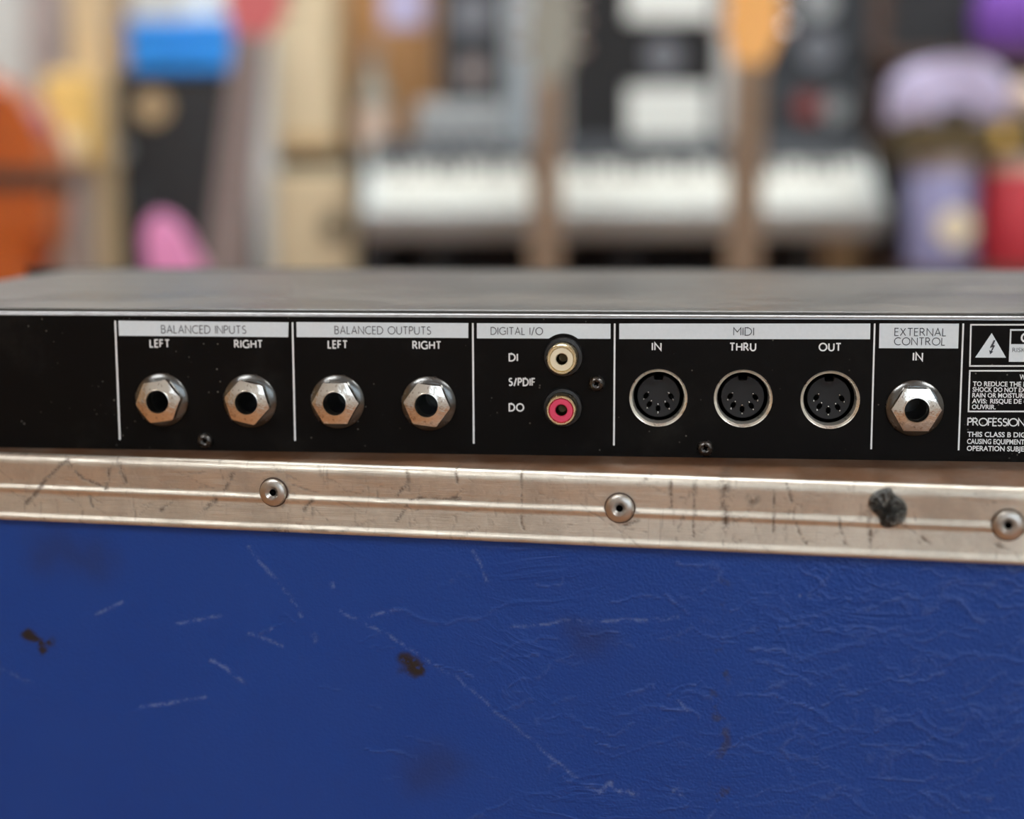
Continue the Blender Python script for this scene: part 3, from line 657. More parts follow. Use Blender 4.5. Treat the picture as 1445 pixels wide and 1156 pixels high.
# --- quarter-inch jacks: washer, hex nut with a slightly domed face, bore
def hexpts(r, rot): return [(r*math.cos(math.radians(rot+60*i)), r*math.sin(math.radians(rot+60*i))) for i in range(6)]
def make_jack(u, v, rot):
    x, z = PL(u, v); j = empty('jack_socket', (x, 0, z), parent=unit)
    b = bmesh.new(); lathe([(.0050, -.0001), (.0050, -.0013), (.0058, -.0013), (.0066, -.00115), (.0082, -.0006), (.0085, -.0003), (.0086, .0)], 48, b); obj('washer', b, M['washer'], j, smooth=True)
    # nut: rings blending hexagon -> circle so that the face is gently domed
    b = bmesh.new(); N = 72; Rc = .0073; rh = .00352; rows = []
    def hexr(a):
        k = math.radians(60); q = (a - math.radians(rot)) % k - k/2
        return Rc*math.cos(k/2)/math.cos(q)
    for f in (None, 'side', 1.0, .97, .85, .68, .50, .32, .16, 0.0):
        row = []
        for i in range(N):
            a = 2*math.pi*i/N; r0 = rh*1.08; hr = hexr(a)
            r = .0049 if f is None else (hr if f == 'side' else r0+(hr-r0)*f)
            d = -.0010 if f in (None, 'side') else -.00472 + 0.00085*(r/Rc)**2 + (.00010 if f == 1.0 else 0)   # gently domed face
            row.append(b.verts.new((r*math.cos(a), d, r*math.sin(a))))
        rows.append(row)
    for A, B in zip(rows, rows[1:]):
        for i in range(N): b.faces.new((A[i], A[(i+1)%N], B[(i+1)%N], B[i]))
    obj('hex_nut', b, M['nut'], j, smooth=True)
    b = bmesh.new(); lathe([(rh*1.11, -.00450), (rh*1.09, -.00475), (rh*1.03, -.00480), (rh*.985, -.00460), (rh*.97, -.0040), (rh*.97, .0000)], 40, b); obj('bushing', b, M['steel'], j, smooth=True)
    b = bmesh.new(); lathe([(rh*.97, .0), (rh*.96, .016), (.0001, .016)], 32, b); obj('bore', b, M['barrel'], j, smooth=True)
    return j
for a in JACKS: make_jack(*a)
# --- phono sockets
def make_rca(u, v, ins):
    x, z = PL(u, v); j = empty('phono_socket', (x, 0, z), parent=unit)
    b = bmesh.new(); lathe([(.0001, -.0002), (.0060, -.0002), (.0060, -.0012), (.0057, -.0018), (.0048, -.0019), (.0048, -.0005)], 40, b); obj('base_ring', b, M['black_plastic'], j, smooth=True)
    b = bmesh.new(); lathe([(.0046, -.0004), (.0046, -.0070), (.0045, -.0074), (.0042, -.0077), (.0038, -.0077), (.0036, -.0074), (.0036, -.0040)], 40, b); obj('shell', b, M['gold'], j, smooth=True)
    b = bmesh.new(); lathe([(.00362, -.0040), (.00360, -.0071), (.0034, -.0074), (.0020, -.0074), (.00175, -.0071), (.00172, -.0030), (.0016, .001)], 40, b); obj('insulator', b, M[ins], j, smooth=True)
    b = bmesh.new(); lathe([(.00168, -.0062), (.0014, -.0058), (.0012, -.002), (.0001, -.002)], 24, b); obj('centre_contact', b, M['bronze'], j, smooth=True)
for a in RCAS: make_rca(*a)
# --- five-pole sockets
def make_midi(u, v, seed):
    x, z = PL(u, v); j = empty('din_socket', (x, 0, z), parent=unit)
    b = bmesh.new(); lathe([(.00872, .0002), (.00870, -.0004), (.00866, -.0005), (.00836, -.00027), (.00830, .0001), (.00822, .00018), (.00790, .00048), (.00782, .0009), (.00775, .0020), (.0076, .0024), (.0076, .0095)], 56, b); obj('metal_ring', b, M['ring'], j, smooth=True)
    b = bmesh.new(); lathe([(.00755, .0046), (.0075, .0100), (.0001, .0100)], 48, b); obj('recess', b, M['void'], j)
    # insert disc with key notch
    pts = []
    for i in range(64):
        a = math.radians(90) + 2*math.pi*(i+.5)/64; r = .00635
        pts.append((r*math.cos(a), r*math.sin(a)))
    k = [p for p in pts if not (abs(p[0]) < .0014 and p[1] > 0)]
    zt = math.sqrt(.00635**2-.0014**2)
    k = [(-.0014, zt)] + k + [(.0014, zt), (.0014, .0047), (-.0014, .0047)]
    ins = obj('insert', prism(k, .0040, .0085, .00025, 1), M['grey_plastic'], j)
    for i, a in enumerate((178, 222, 268, 314, 359)):
        a = math.radians(a); c = Vector((.00375*math.cos(a), .00375*math.sin(a))); ra = Vector((math.cos(a), math.sin(a))); ta = Vector((-ra.y, ra.x))
        # slots run radially for the lower pins, diagonal for the side ones as in the photo
        d = {0: Vector((.55, .83)), 1: Vector((.5, .86)), 2: Vector((0, 1)), 3: Vector((-.5, .86)), 4: Vector((-.55, .83))}[i]; n_ = Vector((-d.y, d.x))
        out = [(-.0016, .0003), (-.0008, .00035), (-.00055, .00072), (.00055, .00072), (.0008, .00035), (.0016, .0003), (.0016, -.0003), (.0008, -.00035), (.00055, -.00072), (-.00055, -.00072), (-.0008, -.00035), (-.0016, -.0003)]
        bb = bmesh.new(); vs = [bb.verts.new((c.x+d.x*p+n_.x*q, .00385, c.y+d.y*p+n_.y*q)) for p, q in out]; bb.faces.new(vs); obj('pin_hole', bb, M['void'], ins)
        bb = bmesh.new()
        for s in (-1, 1):
            q = c + d*(s*.00125); tt = lathe([(.0001, -.00035), (.00020, -.0003), (.00031, .0001)], 10, bb, (q.x, .00375, q.y))
        obj('contact', bb, M['pin'], ins, smooth=True)
for i, a in enumerate(MIDIS): make_midi(a[0], a[1], i)
# --- panel screws: domed black heads with a cross recess
def make_screw(u, v):
    x, z = PL(u, v); b = bmesh.new()
    lathe([(.00245, 0), (.0025, -.0004), (.0023, -.0012), (.0018, -.0017), (.0013, -.0019), (.00125, -.0012), (.0007, -.0009), (.0001, -.0009)], 28, b)
    o = obj('panel_screw', b, M['screw'], unit, smooth=True, loc=(x, 0, z))
    bb = bmesh.new()
    for r in (0, math.pi/2):
        dx, dz = math.cos(r+.5), math.sin(r+.5)
        vs = [bb.verts.new((dx*p-dz*q, -.00098, dz*p+dx*q)) for p, q in ((-.0011, -.0003), (.0011, -.0003), (.0011, .0003), (-.0011, .0003))]; bb.faces.new(vs)
    obj('cross_recess', bb, M['void'], o)
for a in SCREWS: make_screw(*a)

# ================================================================== the shop behind: stock standing on the floor, blurred by the lens
def Z(v, Y): return W(722, v, Y).z
def XX_(u, Y): return W(u, 300, Y).x
def rect(u0, v0, u1, v1, Y):
    return XX_(u0, Y), XX_(u1, Y), Z(v1, Y), Z(v0, Y)
def col(name, c, rough=.55, **k): M[name] = pbr(name, c, rough, **k); return M[name]
col('dark_tolex', (0.018, 0.019, 0.021), .7); col('slate_tolex', (0.030, 0.035, 0.041), .7); col('grille_cloth', (0.012, 0.012, 0.013), .85)
col('cream_tolex', (0.66, 0.54, 0.34), .6); col('tan_board', (0.52, 0.36, 0.18), .6); col('white_board', (0.74, 0.77, 0.72), .5); col('pale_blue_board', (0.58, 0.66, 0.70), .5)
col('grey_board', (0.34, 0.36, 0.36), .6); col('sky_blue_plastic', (0.02, 0.29, 0.86), .4); col('cone_paper', (0.50, 0.36, 0.20), .7); col('grey_paper', (0.16, 0.17, 0.19), .7)
col('pink_lacquer', (0.80, 0.30, 0.56), .3); col('rose_lacquer', (0.62, 0.14, 0.14), .4); col('mauve_maple', (0.30, 0.24, 0.225), .6); col('chrome', (0.7, 0.7, 0.7), .2, metal=1.0)
col('lavender_cloth', (0.52, 0.48, 0.68), .8); col('purple_cloth', (0.17, 0.06, 0.36), .8); col('olive_board', (0.10, 0.075, 0.03), .7); col('red_plastic', (0.48, 0.03, 0.045), .4)
col('periwinkle_plastic', (0.26, 0.26, 0.44), .45); col('beige_cloth', (0.62, 0.48, 0.38), .8); col('red_knob', (0.24, 0.05, 0.045), .6); col('yellow_card', (0.88, 0.58, 0.18), .6); col('mauve_card', (0.36, 0.30, 0.28), .7)
col('carton', (0.30, 0.17, 0.08), .8); col('silver_plastic', (0.52, 0.56, 0.54), .5); col('dull_bronze', (0.16, 0.11, 0.07), .6); col('ivory_key', (0.58, 0.59, 0.53), .5); col('ebony_key', (0.02, 0.02, 0.02), .3); col('sunburst_yellow', (0.85, 0.55, 0.12), .3)
M['neck_wood'] = wood('dusty_neck_wood', (0.25, 0.165, 0.10), (0.32, 0.22, 0.14), 30, .6); M['orange_maple'] = wood('amber_headstock_wood', (0.78, 0.34, 0.06), (0.88, 0.46, 0.12), 30, .3)
M['cello_wood'] = wood('glossy_orange_varnish', (0.38, 0.065, 0.003), (0.52, 0.11, 0.005), 14, .3, 'Z', .3); M['dark_wood'] = wood('dark_stained_wood', (0.05, 0.025, 0.015), (0.09, 0.045, 0.025), 14)
M['ply'] = wood('pale_plywood', (0.56, 0.42, 0.24), (0.66, 0.52, 0.32), 12); M['brown_wood'] = wood('orange_brown_wood', (0.36, 0.17, 0.05), (0.45, 0.23, 0.08), 12); M['shelf_wood'] = wood('mid_brown_wood', (0.34, 0.22, 0.11), (0.42, 0.28, 0.15), 12)

def cabinet(name, label, cat, r, Y, depth, body, front=None, z0=None, inset=.012, feet=False, group=None):
    """a box-shaped cabinet: shell, inset front baffle; returns (root, width, height)"""
    x0, x1, za, zb = r
    if z0 is not None: za = z0
    root = tag(empty(name, ((x0+x1)/2, Y, za)), label, cat, group); w_, h_ = (x1-x0), zb-za; f0 = .012 if feet else 0
    obj('shell', box(-w_/2, w_/2, .004, depth, f0, h_, .008), body, root)
    if front: obj('front_baffle', box(-w_/2+inset, w_/2-inset, 0, .02, f0+inset, h_-inset, .003), front, root)
    if feet:
        for sx_ in (-1, 1):
            for sy in (.04, depth-.04): obj('foot', lathe([(.014, 0), (.016, .013)], 12, None, (sx_*(w_/2-.04), sy, 0), 'Z', True, True), M['black_plastic'], root)
    return root, w_, h_
def disc(root, name, x, z, r, m, y=-.002, th=.006, dish=.4):
    b = bmesh.new(); lathe([(r, .004), (r, -th), (r*.9, -th), (r*.55, -th*(1-dish)*.4), (r*.2, -th*.6), (.0005, -th*.9)], 28, b)
    return obj(name, b, m, root, smooth=True, loc=(x, y, z))
def plate(root, name, x0, x1, z0, z1, m, y0=-.006, y1=.002, bev=.002): return obj(name, box(x0, x1, y0, y1, z0, z1, bev), m, root)

# --- dark bench that carries the amplifiers
BY = 3.02
bx0, bx1 = XX_(498, BY), XX_(1292, BY); bz = Z(226, BY)
bench = tag(empty('display_bench', ((bx0+bx1)/2, BY, 0)), 'long dark bench behind the keyboard carrying the amplifiers', 'bench'); bw = bx1-bx0
obj('bench_top', box(-bw/2, bw/2, 0, .52, bz-.03, bz, .004), M['dark_tolex'], bench)
for x in (-bw/2+.03, -.01, bw/2-.05): obj('bench_support', box(x-.02, x+.02, .05, .50, 0, bz-.03), M['dark_tolex'], bench)
obj('modesty_panel', box(-bw/2+.05, bw/2-.07, .30, .32, .08, bz-.03), M['dark_tolex'], bench)
EPS = 0.0
# J: slate speaker on a light grey box, pale board beside it
r = rect(588, 150, 714, 200, 3.12); rg, w_, h_ = cabinet('amplifier_head', 'light grey amplifier head under the slate speaker', 'amplifier', (r[0], r[1], bz, Z(143, 3.12)), 3.12, .24, M['grey_board'], M['grey_board'])
for k in range(4): disc(rg, 'control_knob', -w_*.3+k*w_*.2, h_*.5, .010, M['grey_paper'])
gz = Z(143, 3.12)
r = rect(626, -60, 712, 140, 3.14); rs, w_, h_ = cabinet('speaker_cabinet', 'slate grey speaker cabinet on the light grey amplifier head', 'speaker', (r[0], r[1], gz, r[3]), 3.14, .2, M['slate_tolex'], M['slate_tolex'])
disc(rs, 'speaker_cone', 0, h_*.62, .040, M['grey_paper']); disc(rs, 'tweeter', 0, h_*.22, .022, M['mauve_card'])
r = rect(716, -60, 772, 200, 3.2); rb, w_, h_ = cabinet('storage_box', 'pale blue white tall box beside the slate speaker', 'box', (r[0], r[1], bz, r[3]), 3.2, .12, M['pale_blue_board'], None)
plate(rb, 'lid', -w_/2-.003, w_/2+.003, h_-.05, h_+.003, M['pale_blue_board'], -.003, .123)
# I: orange-brown wooden cabinet with a pinned sheet
r = rect(482, -60, 622, 200, 3.34); ri, w_, h_ = cabinet('wooden_cabinet', 'orange brown wooden cabinet with a white sheet on its front', 'cabinet', (r[0], r[1], bz, r[3]), 3.34, .17, M['brown_wood'], M['brown_wood'])
cz = Z(12, 3.34)-bz; plate(ri, 'paper_sheet', -.01, .075, cz-.035, cz+.075, M['lavender_cloth'], -.003, .001, 0)
# grey-green bottle in front of it
xb, yb = XX_(528, 3.2), 3.2; hb = Z(66, 3.2)-bz
t_ = tag(empty('bottle', (xb, yb, bz)), 'dull grey green bottle standing before the orange brown cabinet', 'bottle')
b = bmesh.new(); lathe([(.0005, 0), (.034, 0), (.036, .01), (.036, hb*.55), (.030, hb*.66), (.015, hb*.76), (.014, hb*.93), (.0005, hb*.93)], 24, b, (0,0,0), 'Z'); col('grey_green_glass', (0.26, 0.25, 0.20), .3); obj('bottle_body', b, M['grey_green_glass'], t_, smooth=True)
b = bmesh.new(); lathe([(.0005, hb*.92), (.017, hb*.92), (.017, hb), (.0005, hb)], 20, b, (0,0,0), 'Z'); obj('bottle_cap', b, M['mauve_card'], t_, smooth=True)
b = bmesh.new(); lathe([(.0366, hb*.12), (.0366, hb*.48)], 24, b, (0,0,0), 'Z'); obj('bottle_label', b, M['beige_cloth'], t_, smooth=True)
# K: black combo with a white square panel, white box on top
r = rect(804, -70, 1012, 226, 3.06); rk, w_, h_ = cabinet('bass_amplifier', 'tall black amplifier with a white square panel and grey dial', 'amplifier', (r[0], r[1], bz, r[3]), 3.06, .3, M['dark_tolex'], M['grille_cloth'])
def loc(root, u, v, Y): p = W(u, v, Y); return p.x-root.location.x, p.z-root.location.z
a0 = loc(rk, 884, 222, 3.06); a1 = loc(rk, 1000, 122, 3.06); plate(rk, 'white_panel', a0[0], a1[0], max(a0[1], .004), a1[1], M['white_board'])
d = loc(rk, 936, 78, 3.06); disc(rk, 'dial', d[0], d[1], .033, M['grey_paper'])
d = loc(rk, 845, 75, 3.06)
a0 = loc(rk, 884, 30, 3.06); plate(rk, 'white_strip', a0[0], w_/2-.014, a0[1], h_-.02, M['white_board'])
plate(rk, 'carry_handle', -.05, .05, h_-.002, h_+.012, M['black_plastic'], .13, .16)
# L: dark twin-cone cabinet with red lamp
r = rect(1072, 108, 1272, 226, 3.08); rl, w_, h_ = cabinet('amplifier_head', 'dark slate amplifier head with red knobs', 'amplifier', (r[0], r[1], bz, r[3]), 3.08, .28, M['slate_tolex'], M['slate_tolex'])
for u, v, rr, mm in ((1140, 150, .026, 'red_knob'), (1178, 153, .024, 'grey_board'), (1246, 150, .026, 'red_knob')):
    d = loc(rl, u, v, 3.08); disc(rl, 'control_knob', d[0], d[1], rr, M[mm])
d = loc(rl, 1180, 200, 3.08); plate(rl, 'name_plate', -w_*.4, w_*.1, .02, .045, M['slate_tolex'])
r = rect(1074, -50, 1276, 108, 3.09); rl2, w_, h2 = cabinet('speaker_cabinet', 'dark slate cabinet with grey cones on the red knobbed head', 'speaker', (r[0], r[1], bz+h_, r[3]), 3.09, .26, M['slate_tolex'], M['slate_tolex'])
for u, v, rr, mm in ((1155, 68, .034, 'grey_paper'), (1246, 55, .034, 'grey_paper'), (1155, 2, .030, 'grey_board')):
    d = loc(rl2, u, v, 3.09); disc(rl2, 'speaker_cone', d[0], d[1], rr, M[mm])

# --- keyboard on its stand, tilted towards the buyer
KY = 2.72; KX0, KX1 = XX_(508, KY), XX_(1254, KY); kz = Z(342, KY)+.042; kw = KX1-KX0
TILT = math.radians(37); kd = (Z(198, 2.9)-kz)/math.sin(TILT)
kb = tag(empty('electronic_keyboard', ((KX0+KX1)/2, KY, kz), rot=(TILT, 0, 0)), 'silver electronic keyboard with white keys sloping on its stand', 'keyboard')
obj('keyboard_body', box(-kw/2, kw/2, 0, kd, -.05, 0, .008), M['silver_plastic'], kb)
obj('front_rim', box(-kw/2+.002, kw/2-.002, .002, kd*.12, -.002, .010, .004), M['silver_plastic'], kb)
kp = obj('control_panel', box(-kw/2+.01, kw/2-.01, kd*.62, kd-.006, -.002, .010, .002), M['slate_tolex'], kb)
for k in range(7): obj('slider', box(-kw*.4+k*.03, -kw*.4+k*.03+.012, kd*.80, kd*.88, .009, .016), M['grey_board'], kp)
obj('display', box(-.06, .06, kd*.80, kd*.92, .008, .012), M['slate_tolex'], kp)
NK = 36; kk = (kw-.06)/NK; km = None; bmv = None
for i in range(NK):
    x = -kw/2+.03+i*kk
    if km is None: o = obj('white_key', box(.0006, kk-.0006, kd*.125, kd*.61, -.001, .011, .001, 1), M['ivory_key'], kb); km = o.data
    else: o = link(bpy.data.objects.new('white_key', km), kb)
    o.location = (x, 0, 0)
    if i % 7 in (0, 1, 3, 4, 5) and i < NK-1:
        if bmv is None: o = obj('black_key', box(-.0055, .0055, kd*.46, kd*.61, .010, .017, .001, 1), M['ebony_key'], kb); bmv = o.data
        else: o = link(bpy.data.objects.new('black_key', bmv), kb)
        o.location = (x+kk, 0, 0)
st = tag(empty('keyboard_stand', ((KX0+KX1)/2, KY, 0)), 'black tubular stand under the silver keyboard', 'stand')
nrm = Vector((0, -math.sin(TILT), math.cos(TILT))); along = Vector((0, math.cos(TILT), math.sin(TILT)))
for s_ in (-1, 1):
    x = s_*kw*.36; lo = Vector((x, 0, kz)) - nrm*.061 + along*.01; hi = Vector((x, 0, kz)) - nrm*.061 + along*(kd-.01)
    obj('support_arm', tube(lo, hi, .011), M['black_plastic'], st)
    obj('leg', tube(lo+along*.02, (x, .03, .012), .013), M['black_plastic'], st)
    obj('leg', tube(hi-along*.02, (x, .20, .012), .013), M['black_plastic'], st)
    obj('foot_bar', box(x-.014, x+.014, -.06, .27, 0, .024, .004), M['black_plastic'], st)
obj('cross_bar', tube((-kw*.36, .03, .2), (kw*.36, .03, .2), .010), M['black_plastic'], st)
# brown carton under the keyboard
r = rect(1166, 336, 1222, 400, 3.0); rc, w_, h_ = cabinet('carton_box', 'brown carton standing under the silver keyboard', 'box', r, 2.98, .08, M['carton'], None, 0.0)
plate(rc, 'tape_strip', -.02, .02, .01, h_-.005, M['tan_board'], -.001, .003, 0)

# --- guitars on floor stands
def guitar(name, label, u_base, u_top, v_nut, Y, body_m, neck_m, head_m, zb, scale=1.0, nw=.022, head='in', v_body=None, group=None, lean=.06, stand=True, drop=0.0):
    """neck foot and nut placed from the photo; body hangs below on the stand"""
    top = W(u_top, v_nut, Y+.05); base_x = W(u_base, 375, Y).x; zt = top.z
    slope = (top.x-base_x)/(zt-W(u_base, 375, Y).z); x0 = base_x - slope*(W(u_base, 375, Y).z-zb)
    L = (zt-zb)/math.cos(lean); root = tag(empty(name, (x0, Y-math.sin(lean)*L*.55, zb), rot=(-lean, math.atan(slope), 0)), label, 'guitar', group)
    s = scale; bl = .42*s
    half = [(0, 0), (.10, .012), (.155, .07), (.165, .14), (.130, .215), (.118, .26), (.135, .32), (.150, .385), (.128, .425), (.085, .405), (.045, .345)]
    right = [(x*s, (z-(drop*(z-.26)/.165 if z > .26 else 0))*s) for x, z in half]; left = [(-x*s*1.02, (z+.035*(1 if z > .3 else 0))*s) for x, z in half[1:]][::-1]
    obj('body', prism(smooth_loop(right+left, 4), -.02*s, .022*s, .006*s, 2), body_m, root, smooth=True)
    obj('neck', prism([(-nw*1.2, .30*s), (nw*1.2, .30*s), (nw*.95, L), (-nw*.95, L)], -.032*s, -.008*s, .003), neck_m, root)
    fb = obj('fretboard', prism([(-nw*1.18, .29*s), (nw*1.18, .29*s), (nw*.92, L), (-nw*.92, L)], -.036*s, -.0322*s), neck_m, root)
    for k in range(1, 15):
        z = .29*s+(L-.29*s)*(1-2**(-(15-k)/12)*1.0)*1.7
        if z < L: obj('fret', box(-nw, nw, -.0370*s, -.0358*s, z, z+.001), M['dull_bronze'], fb)
    hp = [(-nw, L-.004), (nw, L-.004), (nw*1.9, L+.045*s), (nw*1.7, L+.17*s), (nw*.3, L+.195*s), (-nw*1.3, L+.15*s), (-nw*1.6, L+.05*s)]
    hd = obj('headstock', prism(hp, -.030*s, -.014*s, .003), head_m, root)
    for k in range(3):
        for sx_ in (-1, 1): obj('tuner', tube((sx_*nw*1.55, -.020*s, L+(.05+.04*k)*s), (sx_*nw*2.5, -.020*s, L+(.05+.04*k)*s), .007*s), M['chrome'], hd)
    obj('bridge', box(-.04*s, .04*s, -.034*s, -.019*s, .115*s, .135*s, .002), M['chrome'], root)
    for z in (.17, .245): obj('pickup', box(-.04*s, .04*s, -.028*s, -.019*s, z*s, (z+.03)*s, .002), M['ebony_key'], root)
    for k in range(6):
        sx_ = (k-2.5)/2.5; obj('string', tube((sx_*.026*s, -.0385*s, .13*s), (sx_*nw*.8, -.0385*s, L), .0006, 4), M['dull_bronze'], root)
    if stand:
        g = tag(empty('guitar_stand', (x0, Y-.02, 0)), 'black tripod floor stand holding the ' + label.split(' with ')[0].replace('electric ', ''), 'stand')
        yb = root.location.y+.035
        yb -= (Y-.02)
        for sx_ in (-1, 1):
            obj('leg', tube((0, yb+.06, zb+.05), (sx_*.13, yb-.10, .01), .009), M['black_plastic'], g)
            obj('cradle_arm', tube((0, yb+.06, zb+.0), (sx_*.08, yb+.01, zb-.012), .008), M['black_plastic'], g)
            obj('cradle_hook', tube((sx_*.08, yb+.03, zb-.012), (sx_*.08, yb-.09, zb-.012), .009), M['black_plastic'], g)
        obj('leg', tube((0, yb+.06, zb+.05), (0, yb+.22, .01), .009), M['black_plastic'], g)
        obj('upright', tube((0, yb+.06, zb-.02), (0, yb+.07, zb+.22), .009), M['black_plastic'], g)
    return root
guitar('electric_guitar', 'grey brown electric guitar with a pale dusty neck', 769, 772, 118, 2.52, M['mauve_card'], M['neck_wood'], M['grey_green_glass'], .14, 1.0, .0225)
guitar('electric_guitar', 'orange brown electric guitar with an amber headstock', 1046, 1050, 96, 2.22, M['brown_wood'], M['neck_wood'], M['orange_maple'], .12, 1.0, .0215)

# --- left side: tall dark column speaker, blue crate, pink guitar, cream cabinets, posts, cello
r = rect(158, 100, 330, 400, 3.0); rd, w_, h_ = cabinet('column_speaker', 'tall black column speaker under the sky blue crate', 'speaker', r, 3.0, .26, M['dark_tolex'], M['dark_tolex'], 0.0)
for u, v, rr, mm in ((216, 150, .030, 'cone_paper'), (168, 212, .018, 'grey_board'), (200, 275, .028, 'slate_tolex')):
    d = loc(rd, u, v, 3.0); disc(rd, 'speaker_cone', d[0], d[1], rr, M[mm])
r = rect(184, 25, 342, 100, 2.99); w2 = r[1]-r[0]; h2 = r[3]-h_
cr = tag(empty('storage_crate', ((r[0]+r[1])/2, 2.99, h_)), 'sky blue plastic crate on the black column speaker', 'crate')
obj('crate_body', box(-w2/2+.004, w2/2-.004, .004, .2, 0, h2-.012, .008), M['sky_blue_plastic'], cr)
obj('rim', box(-w2/2, w2/2, 0, .204, h2-.018, h2, .004), M['sky_blue_plastic'], cr)
obj('handle_slot', box(-.05, .05, -.001, .006, h2*.42, h2*.58, .002), M['sky_blue_plastic'], cr)
r2 = rect(262, -40, 345, 36, 3.0); rp, w3, h3 = cabinet('carton_box', 'small white carton on the sky blue crate', 'box', (r2[0], r2[1], h_+h2, Z(-40, 3.0)), 3.04, .1, M['white_board'], None)
# small black amp that carries the pink guitar
pgz = .395; px_ = XX_(318, 2.36)
ra, w4, h4 = cabinet('practice_amplifier', 'small black practice amplifier carrying the pink guitar', 'amplifier', (px_-.115, px_+.155, 0, pgz), 2.22, .26, M['dark_tolex'], M['grille_cloth'], 0, feet=True)
for k in range(4): disc(ra, 'control_knob', -.10+k*.05, h4-.035, .010, M['grey_board'])
guitar('electric_guitar', 'small pink electric guitar with a mauve neck and rose headstock', 322, 362, 50, 2.34, M['pink_lacquer'], M['mauve_maple'], M['rose_lacquer'], pgz+.006, .80, .024, lean=.05, stand=False, drop=.085)
# cream cabinets
r = rect(384, 240, 500, 400, 3.08); rcab, w_, h_ = cabinet('bass_cabinet', 'cream bass cabinet with a dark round port', 'speaker', r, 3.08, .26, M['cream_tolex'], M['cream_tolex'], 0.0)
d = loc(rcab, 472, 320, 3.08); disc(rcab, 'port', d[0], d[1], .022, M['dark_tolex']); disc(rcab, 'speaker_cone', 0, h_*.35, .06, M['dark_tolex'])
hb0 = h_; hb1 = Z(216, 3.1)
rbd, _, _ = cabinet('shelf_board', 'dark spacer box between the two cream cabinets', 'box', (r[0]+.004, r[1]-.03, hb0, hb1), 3.12, .2, M['dark_tolex'], M['dark_tolex'])
r = rect(386, -60, 474, 216, 3.1); rtc, w_, h_ = cabinet('tall_cabinet', 'tall cream cabinet standing on the dark spacer box', 'cabinet', (r[0], r[1], hb1, r[3]), 3.12, .2, M['cream_tolex'], M['cream_tolex'])
plate(rtc, 'kick_strip', -w_/2+.006, w_/2-.006, .004, .035, M['tan_board'])
# wooden posts and cartons at the far left
def post(name, label, u0, u1, Y, m, top_v, d_=.06, cat='post'):
    x0, x1 = XX_(u0, Y), XX_(u1, Y); o = tag(empty(name, ((x0+x1)/2, Y, 0)), label, cat); h = Z(top_v, Y)
    obj('post_shaft', box(-(x1-x0)/2, (x1-x0)/2, 0, d_, 0.02, h, .004), m, o); obj('post_foot', box(-(x1-x0)/2-.012, (x1-x0)/2+.012, -.012, d_+.012, 0, .03, .003), m, o); return o
post('wooden_post', 'pale plywood post beside the black column speaker', 108, 160, 2.92, M['ply'], -60)
post('wooden_post', 'orange brown wooden post behind the black column speaker', 138, 186, 3.36, M['shelf_wood'], -60)
r = rect(66, 100, 128, 228, 2.80); ry, w_, h_ = cabinet('carton_box', 'yellow carton stacked on the mauve carton', 'box', (r[0], r[1], Z(228, 2.8), r[3]), 2.80, .1, M['yellow_card'], None)
plate(ry, 'label_sticker', -w_/2+.012, w_/2-.012, .01, h_*.35, M['ivory'], -.001, .002, 0)
r = rect(72, 228, 112, 400, 2.80); rm, w5, h5 = cabinet('carton_box', 'tall mauve carton standing between the cello and the plywood post', 'box', (r[0], r[1], 0, Z(228, 2.8)), 2.80, .1, M['mauve_card'], None, 0.0)
plate(rm, 'tape_strip', -.006, .006, .02, h5-.01, M['carton'], -.001, .003, 0)
r = rect(40, -60, 86, 60, 3.5)
rq, _, h6 = cabinet('wooden_cabinet', 'narrow grey brown cabinet against the back wall', 'cabinet', (XX_(46, 3.5), XX_(96, 3.5), 0, r[3]), 3.5, .3, M['mauve_card'], M['mauve_card'], 0.0)
# cello
cY = 2.2; chx = XX_(76, cY)-.172; ctop = Z(82, cY); cb = ctop-.74
ce = tag(empty('cello', (chx, cY, cb), rot=(-.05, 0, 0)), 'glossy orange cello with a dark strap around its body', 'cello')
half = [(.06, .005), (.14, .03), (.205, .10), (.216, .18), (.19, .27), (.150, .315), (.128, .36), (.122, .41), (.134, .455), (.158, .49), (.171, .55), (.170, .61), (.150, .67), (.110, .715), (.055, .737)]
out = [(0, 0)] + half + [(0, .74)] + [(-x, z) for x, z in half[::-1]]
obj('body', prism(smooth_loop(out, 3), -.06, .06, .022, 3), M['cello_wood'], ce, smooth=True)
sz = Z(250, cY)-cb
bs = bmesh.new()
hwid = .178; box(-hwid, hwid, -.066, .066, sz-.015, sz+.013, .003, 1, bs); obj('strap', bs, M['dark_wood'], ce)
obj('fingerboard', prism([(-.03, .40), (.03, .40), (.016, 1.0), (-.016, 1.0)], -.09, -.062, .003), M['ebony_key'], ce)
obj('neck', prism([(-.018, .72), (.018, .72), (.014, 1.02), (-.014, 1.02)], -.062, -.02, .006), M['cello_wood'], ce)
obj('pegbox', prism([(-.018, 1.02), (.018, 1.02), (.014, 1.15), (-.014, 1.15)], -.06, -.025, .004), M['cello_wood'], ce)
bs = bmesh.new(); lathe([(.0005, -.03), (.030, -.026), (.032, 0), (.030, .026), (.0005, .03)], 20, bs, (0, 0, 0), 'Z'); o = obj('scroll', bs, M['cello_wood'], ce, smooth=True, loc=(0, -.045, 1.17), rot=(0, math.pi/2, 0))
obj('bridge', prism([(-.045, .28), (.045, .28), (.03, .35), (-.03, .35)], -.10, -.094, 0), M['ply'], ce)
obj('tailpiece', prism([(-.012, .02), (.012, .02), (.028, .22), (-.028, .22)], -.085, -.07, .003), M['ebony_key'], ce)
for k in range(4): obj('string', tube(((k-1.5)*.013, -.086, .21), ((k-1.5)*.007, -.092, 1.0), .001, 4), M['chrome'], ce)
